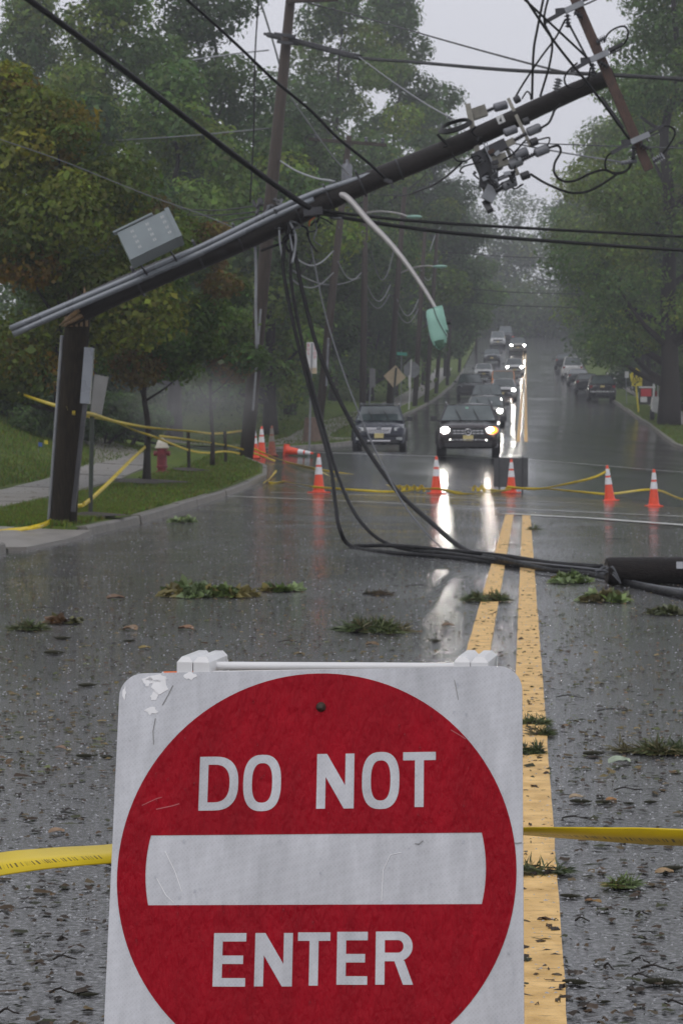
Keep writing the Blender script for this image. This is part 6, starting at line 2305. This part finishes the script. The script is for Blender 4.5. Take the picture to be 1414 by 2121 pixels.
# leaf litter, needles and bits of bark
def litter(name, label, n, seed, ymin, ymax, pal, smin, smax, xr=(-6, 6.2), needles=False, lawn=False):
    g = np.random.default_rng(seed)
    y = ymin * (ymax / ymin) ** g.random(n)
    u = g.uniform(-60, 1480, n)
    v, f, c = [], [], []
    # drifts: more in bands across the road
    for k in range(n):
        Yk = y[k]
        x = CAM.x + (u[k] - CX) / F * Yk - math.sin(YAW) * -Yk * 0
        x = CAM.x + Yk * ((u[k] - CX) / F - math.tan(YAW))
        if lawn:
            if x > kerb_left(Yk) + .35 or (26.2 < Yk < 31 and x > -8):
                continue
        elif x < kerb_left(Yk) + .1 or x > kerb_right(Yk) - .1:
            continue
        s = g.uniform(smin, smax) * (.6 + .8 * g.random())
        a = g.random() * 6.283
        asp = g.uniform(.06, .16) if needles else g.uniform(.35, .8)
        dx, dy = math.cos(a) * s / 2, math.sin(a) * s / 2
        if needles:
            dy *= .5
        ex_, ey_ = -dy * asp, dx * asp
        z = zr(x, Yk) + .004
        if lawn and x < kerb_left(Yk) - .02:
            z = zl(x, Yk) + .045
        h = g.uniform(.002, .014 if not needles else .006)
        i = len(v)
        if needles:
            v += [(x - dx, Yk - dy, z), (x + ex_, Yk + ey_, z + h), (x + dx, Yk + dy, z + h * g.random()), (x - ex_, Yk - ey_, z + .001)]
            f.append((i, i + 1, i + 2, i + 3))
            nv = 4
        else:
            # a torn, folded scrap of leaf: ragged rim round a raised rib
            rim = 7
            for q in range(rim):
                an = 6.283 * q / rim
                kx, ky = math.cos(an) * g.uniform(.6, 1.1), math.sin(an) * g.uniform(.5, 1.1)
                v.append((x + dx * kx + ex_ * ky, Yk + dy * kx + ey_ * ky, z + h * g.random() * (1 if q % 2 else .2)))
            v.append((x, Yk, z + h * .8))
            f += [(i + q, i + (q + 1) % rim, i + rim) for q in range(rim)]
            nv = rim + 1
        b_ = np.array(pal[g.integers(len(pal))]) * math.exp(g.normal(0, .3))
        c += [(*b_, 1)] * nv
    me = bpy.data.meshes.new(name)
    me.from_pydata(v, [], f)
    at = me.attributes.new('col', 'FLOAT_COLOR', 'POINT')
    at.data.foreach_set('color', np.array(c, np.float32).ravel())
    me.materials.append(M['debris'])
    o = bpy.data.objects.new(name, me)
    col.objects.link(o)
    return tag(o, label, 'litter', kind='stuff')


BR = [(.04, .025, .014), (.06, .035, .016), (.03, .022, .015), (.07, .042, .016), (.045, .05, .018), (.09, .065, .03)]
litter('leaf_litter', 'small wet leaves scattered over the road', 4600, 301, 4.2, 48, BR, .018, .05)
litter('bark_bits', 'tiny dark bits of bark and needles strewn over the road', 4200, 302, 3.6, 30, [(.02, .016, .012), (.035, .025, .018), (.03, .035, .015)], .015, .06, needles=True)
litter('leaf_drift', 'drifts of yellowed and olive leaves on the middle of the road', 2600, 303, 8.5, 24, [(.13, .1, .03), (.1, .12, .04), (.2, .15, .06), (.06, .07, .03), (.15, .09, .04)], .02, .05)
litter('verge_litter', 'fallen leaves strewn over the verge, sidewalk and gutter', 2600, 304, 29, 64, [(.16, .11, .03), (.1, .06, .02), (.2, .15, .05), (.05, .035, .02), (.12, .13, .04)], .05, .11, lawn=True)
# bigger fallen leaves one can pick out
g = random.Random(12)
LV = [(1192, 1655, 30, (.34, .25, .15), 'pale tan leaf above the thin tape'), (1265, 1661, 26, (.3, .14, .03), 'orange leaf above the thin tape'), (1235, 1872, 22, (.25, .14, .03), 'brown orange leaf right of the yellow line'), (1220, 1870, 20, (.2, .1, .03), 'darker half of a leaf pair right of the yellow line'),
      (1282, 1582, 50, (.3, .36, .26), 'pale green leaf flat on the road at the right'), (118, 1727, 36, (.26, .17, .1), 'tan leaf left of the sign above the wide tape'), (125, 1553, 26, (.2, .12, .07), 'brown leaf left of the sign edge'), (140, 1540, 12, (.14, .18, .03), 'tiny yellow green leaf left of the sign'),
      (927, 1298, 26, (.16, .08, .03), 'curled brown leaf above the sign rod'), (770, 1338, 30, (.13, .08, .03), 'wet brown leaf above the hinge rod'), (385, 1305, 36, (.2, .1, .04), 'orange brown leaf up the road left of centre'), (270, 1306, 40, (.17, .1, .04), 'brown leaf up the road on the left'), (620, 1388 - 30, 24, (.14, .1, .03), 'small leaf just above the sign rod'),
      (240, 1242, 40, (.13, .07, .03), 'brown leaf beside the leafy branch'), (1375, 1812, 40, (.3, .2, .1), 'tan leaf under the right edge spruce cone'), (300, 1345, 26, (.22, .16, .03), 'small yellow leaf left of the hinge block'), (1240, 1420, 24, (.12, .1, .04), 'dull leaf at the right of the sign top'), (490, 1230, 40, (.14, .13, .04), 'yellow green leaf at the branch tip')]
mat_cache = {}
for k, (u, v, wpx, c, lb) in enumerate(LV):
    p = Gv(u, v)
    s = wpx / F * p.y
    key = 'leaf_%d' % k
    mat(key, c, .35, var=.3, scale=40)
    m = MB()
    nseg = 7
    for i in range(nseg):
        t_ = i / (nseg - 1)
        wv = .34 * math.sin(math.pi * min(1, t_ * .92 + .04)) ** .8
        zc = .12 * math.sin(math.pi * t_)
        m.v += [((t_ - .5) * s, -wv * s, zc * s + .10 * s * g.random() + .004), ((t_ - .5) * s, 0, zc * s * .5 + .004), ((t_ - .5) * s, wv * s, zc * s + .14 * s + .004)]
    for i in range(nseg - 1):
        for j in range(2):
            a = i * 3 + j
            m.f.append((a, a + 1, a + 4, a + 3))
    o = m.build('fallen_leaf', key, None, True)
    o.location = p
    o.rotation_euler = (0, 0, g.uniform(-.6, .6))
    tag(o, lb, 'leaf', 'leaves fallen on the road')

# dark soil rings under the young tree and sign post
for u, Y, rx, lb in ((304, 50.5, .8, 'a'), (187, 34.2, .5, 'b'), (392, 56.5, .45, 'c')):
    p = gl(u, Y)
    m = MB()
    ring = []
    for k in range(22):
        a = 6.283 * k / 22
        q = rx * (1 + .2 * math.sin(3 * a) + .12 * math.sin(5 * a + 1))
        x, y = p.x + q * math.cos(a), p.y + q * math.sin(a) * 1.2
        ring.append((x, y, zl(x, y) + .05))
    m.v = ring + [(p.x, p.y, p.z + .11)]
    m.f = [(k, (k + 1) % 22, 22) for k in range(22)]
    structure(m.build('soil_patch', 'soil', None, 'full'))

# ------------------------------------------------------------------ rain haze
hz = MB().box((0, 310, 37), (168, 680, 90)).build('haze', M['soil'])
hz.data.materials.clear()
hm = bpy.data.materials.new('rain_haze')
hm.use_nodes = True
ht_ = hm.node_tree
ht_.nodes.clear()
ho = node(ht_, 'ShaderNodeOutputMaterial')
hv = node(ht_, 'ShaderNodeVolumePrincipled')
hv.inputs['Color'].default_value = (.93, .95, 1, 1)
hv.inputs['Density'].default_value = .0010
hv.inputs['Anisotropy'].default_value = .0
ht_.links.new(hv.outputs[0], ho.inputs['Volume'])
hz.data.materials.append(hm)
hz['kind'] = 'stuff'
hz['label'] = 'grey rain haze filling the street'
hz['category'] = 'haze'

# ------------------------------------------------------------------ a patch of low mist behind the hydrant
mc = PY(410, 840, 57.5)
ms = MB().lathe([(.02, -1)] + [(math.cos(a), math.sin(a)) for a in np.linspace(-1.45, 1.45, 11)] + [(.02, 1)], 20).build('mist', M['soil'], None, 'full')
ms.location = mc
ms.scale = (2.7, 1.7, 1.35)
ms.data.materials.clear()
vm_ = bpy.data.materials.new('low_mist')
vm_.use_nodes = True
vt = vm_.node_tree
vt.nodes.clear()
vo = node(vt, 'ShaderNodeOutputMaterial')
vv = node(vt, 'ShaderNodeVolumePrincipled')
vv.inputs['Color'].default_value = (1, 1, 1, 1)
tc_ = node(vt, 'ShaderNodeTexCoord')
le = node(vt, 'ShaderNodeVectorMath', operation='LENGTH')
vt.links.new(tc_.outputs['Object'], le.inputs[0])
m1_ = node(vt, 'ShaderNodeMapRange', interpolation_type='SMOOTHSTEP')
m1_.inputs[1].default_value = 0
m1_.inputs[2].default_value = .98
m1_.inputs[3].default_value = .42
m1_.inputs[4].default_value = 0
vt.links.new(le.outputs['Value'], m1_.inputs[0])
nz_ = node(vt, 'ShaderNodeTexNoise')
nz_.inputs['Scale'].default_value = 2.6
vt.links.new(tc_.outputs['Object'], nz_.inputs['Vector'])
mu_ = node(vt, 'ShaderNodeMath', operation='MULTIPLY')
vt.links.new(m1_.outputs[0], mu_.inputs[0])
vt.links.new(nz_.outputs[0], mu_.inputs[1])
vt.links.new(mu_.outputs[0], vv.inputs['Density'])
vt.links.new(vv.outputs[0], vo.inputs['Volume'])
ms.data.materials.append(vm_)
tag(ms, 'low pale mist drifting behind the hydrant', 'mist', kind='stuff')

# ------------------------------------------------------------------ rain striking the road: crowns and drops thrown up
g = np.random.default_rng(77)
vs, fs = [], []
while len(vs) < 4 * 9000:
    y = 5.0 * (46 / 5.0) ** g.random()
    x = CAM.x + y * ((g.uniform(-40, 1460) - CX) / F - math.tan(YAW))
    if x < kerb_left(y) + .05 or x > kerb_right(y) - .05:
        continue
    r_ = g.uniform(.0014, .004) * (.7 + y * .026)
    z = zr(x, y) + .004 + g.random() ** 3 * .05
    i = len(vs)
    sx = g.uniform(1, 2.2)
    vs += [(x - r_ * sx, y, z), (x + r_ * sx, y - r_ * .4, z + r_ * .2), (x, y + r_ * .9, z + r_ * .2), (x + r_ * g.uniform(-.5, .5), y, z + r_ * g.uniform(.8, 1.8))]
    fs += [(i, i + 1, i + 3), (i + 1, i + 2, i + 3), (i + 2, i, i + 3), (i, i + 2, i + 1)]
me = bpy.data.meshes.new('rain_splashes')
me.from_pydata(vs, [], fs)
mat('splash_water', (.47, .48, .5), .25, var=.05, spec=.8)
me.materials.append(M['splash_water'])
o = bpy.data.objects.new('rain_splashes', me)
col.objects.link(o)
tag(o, 'drops thrown up by rain striking the wet road', 'rain', kind='stuff')
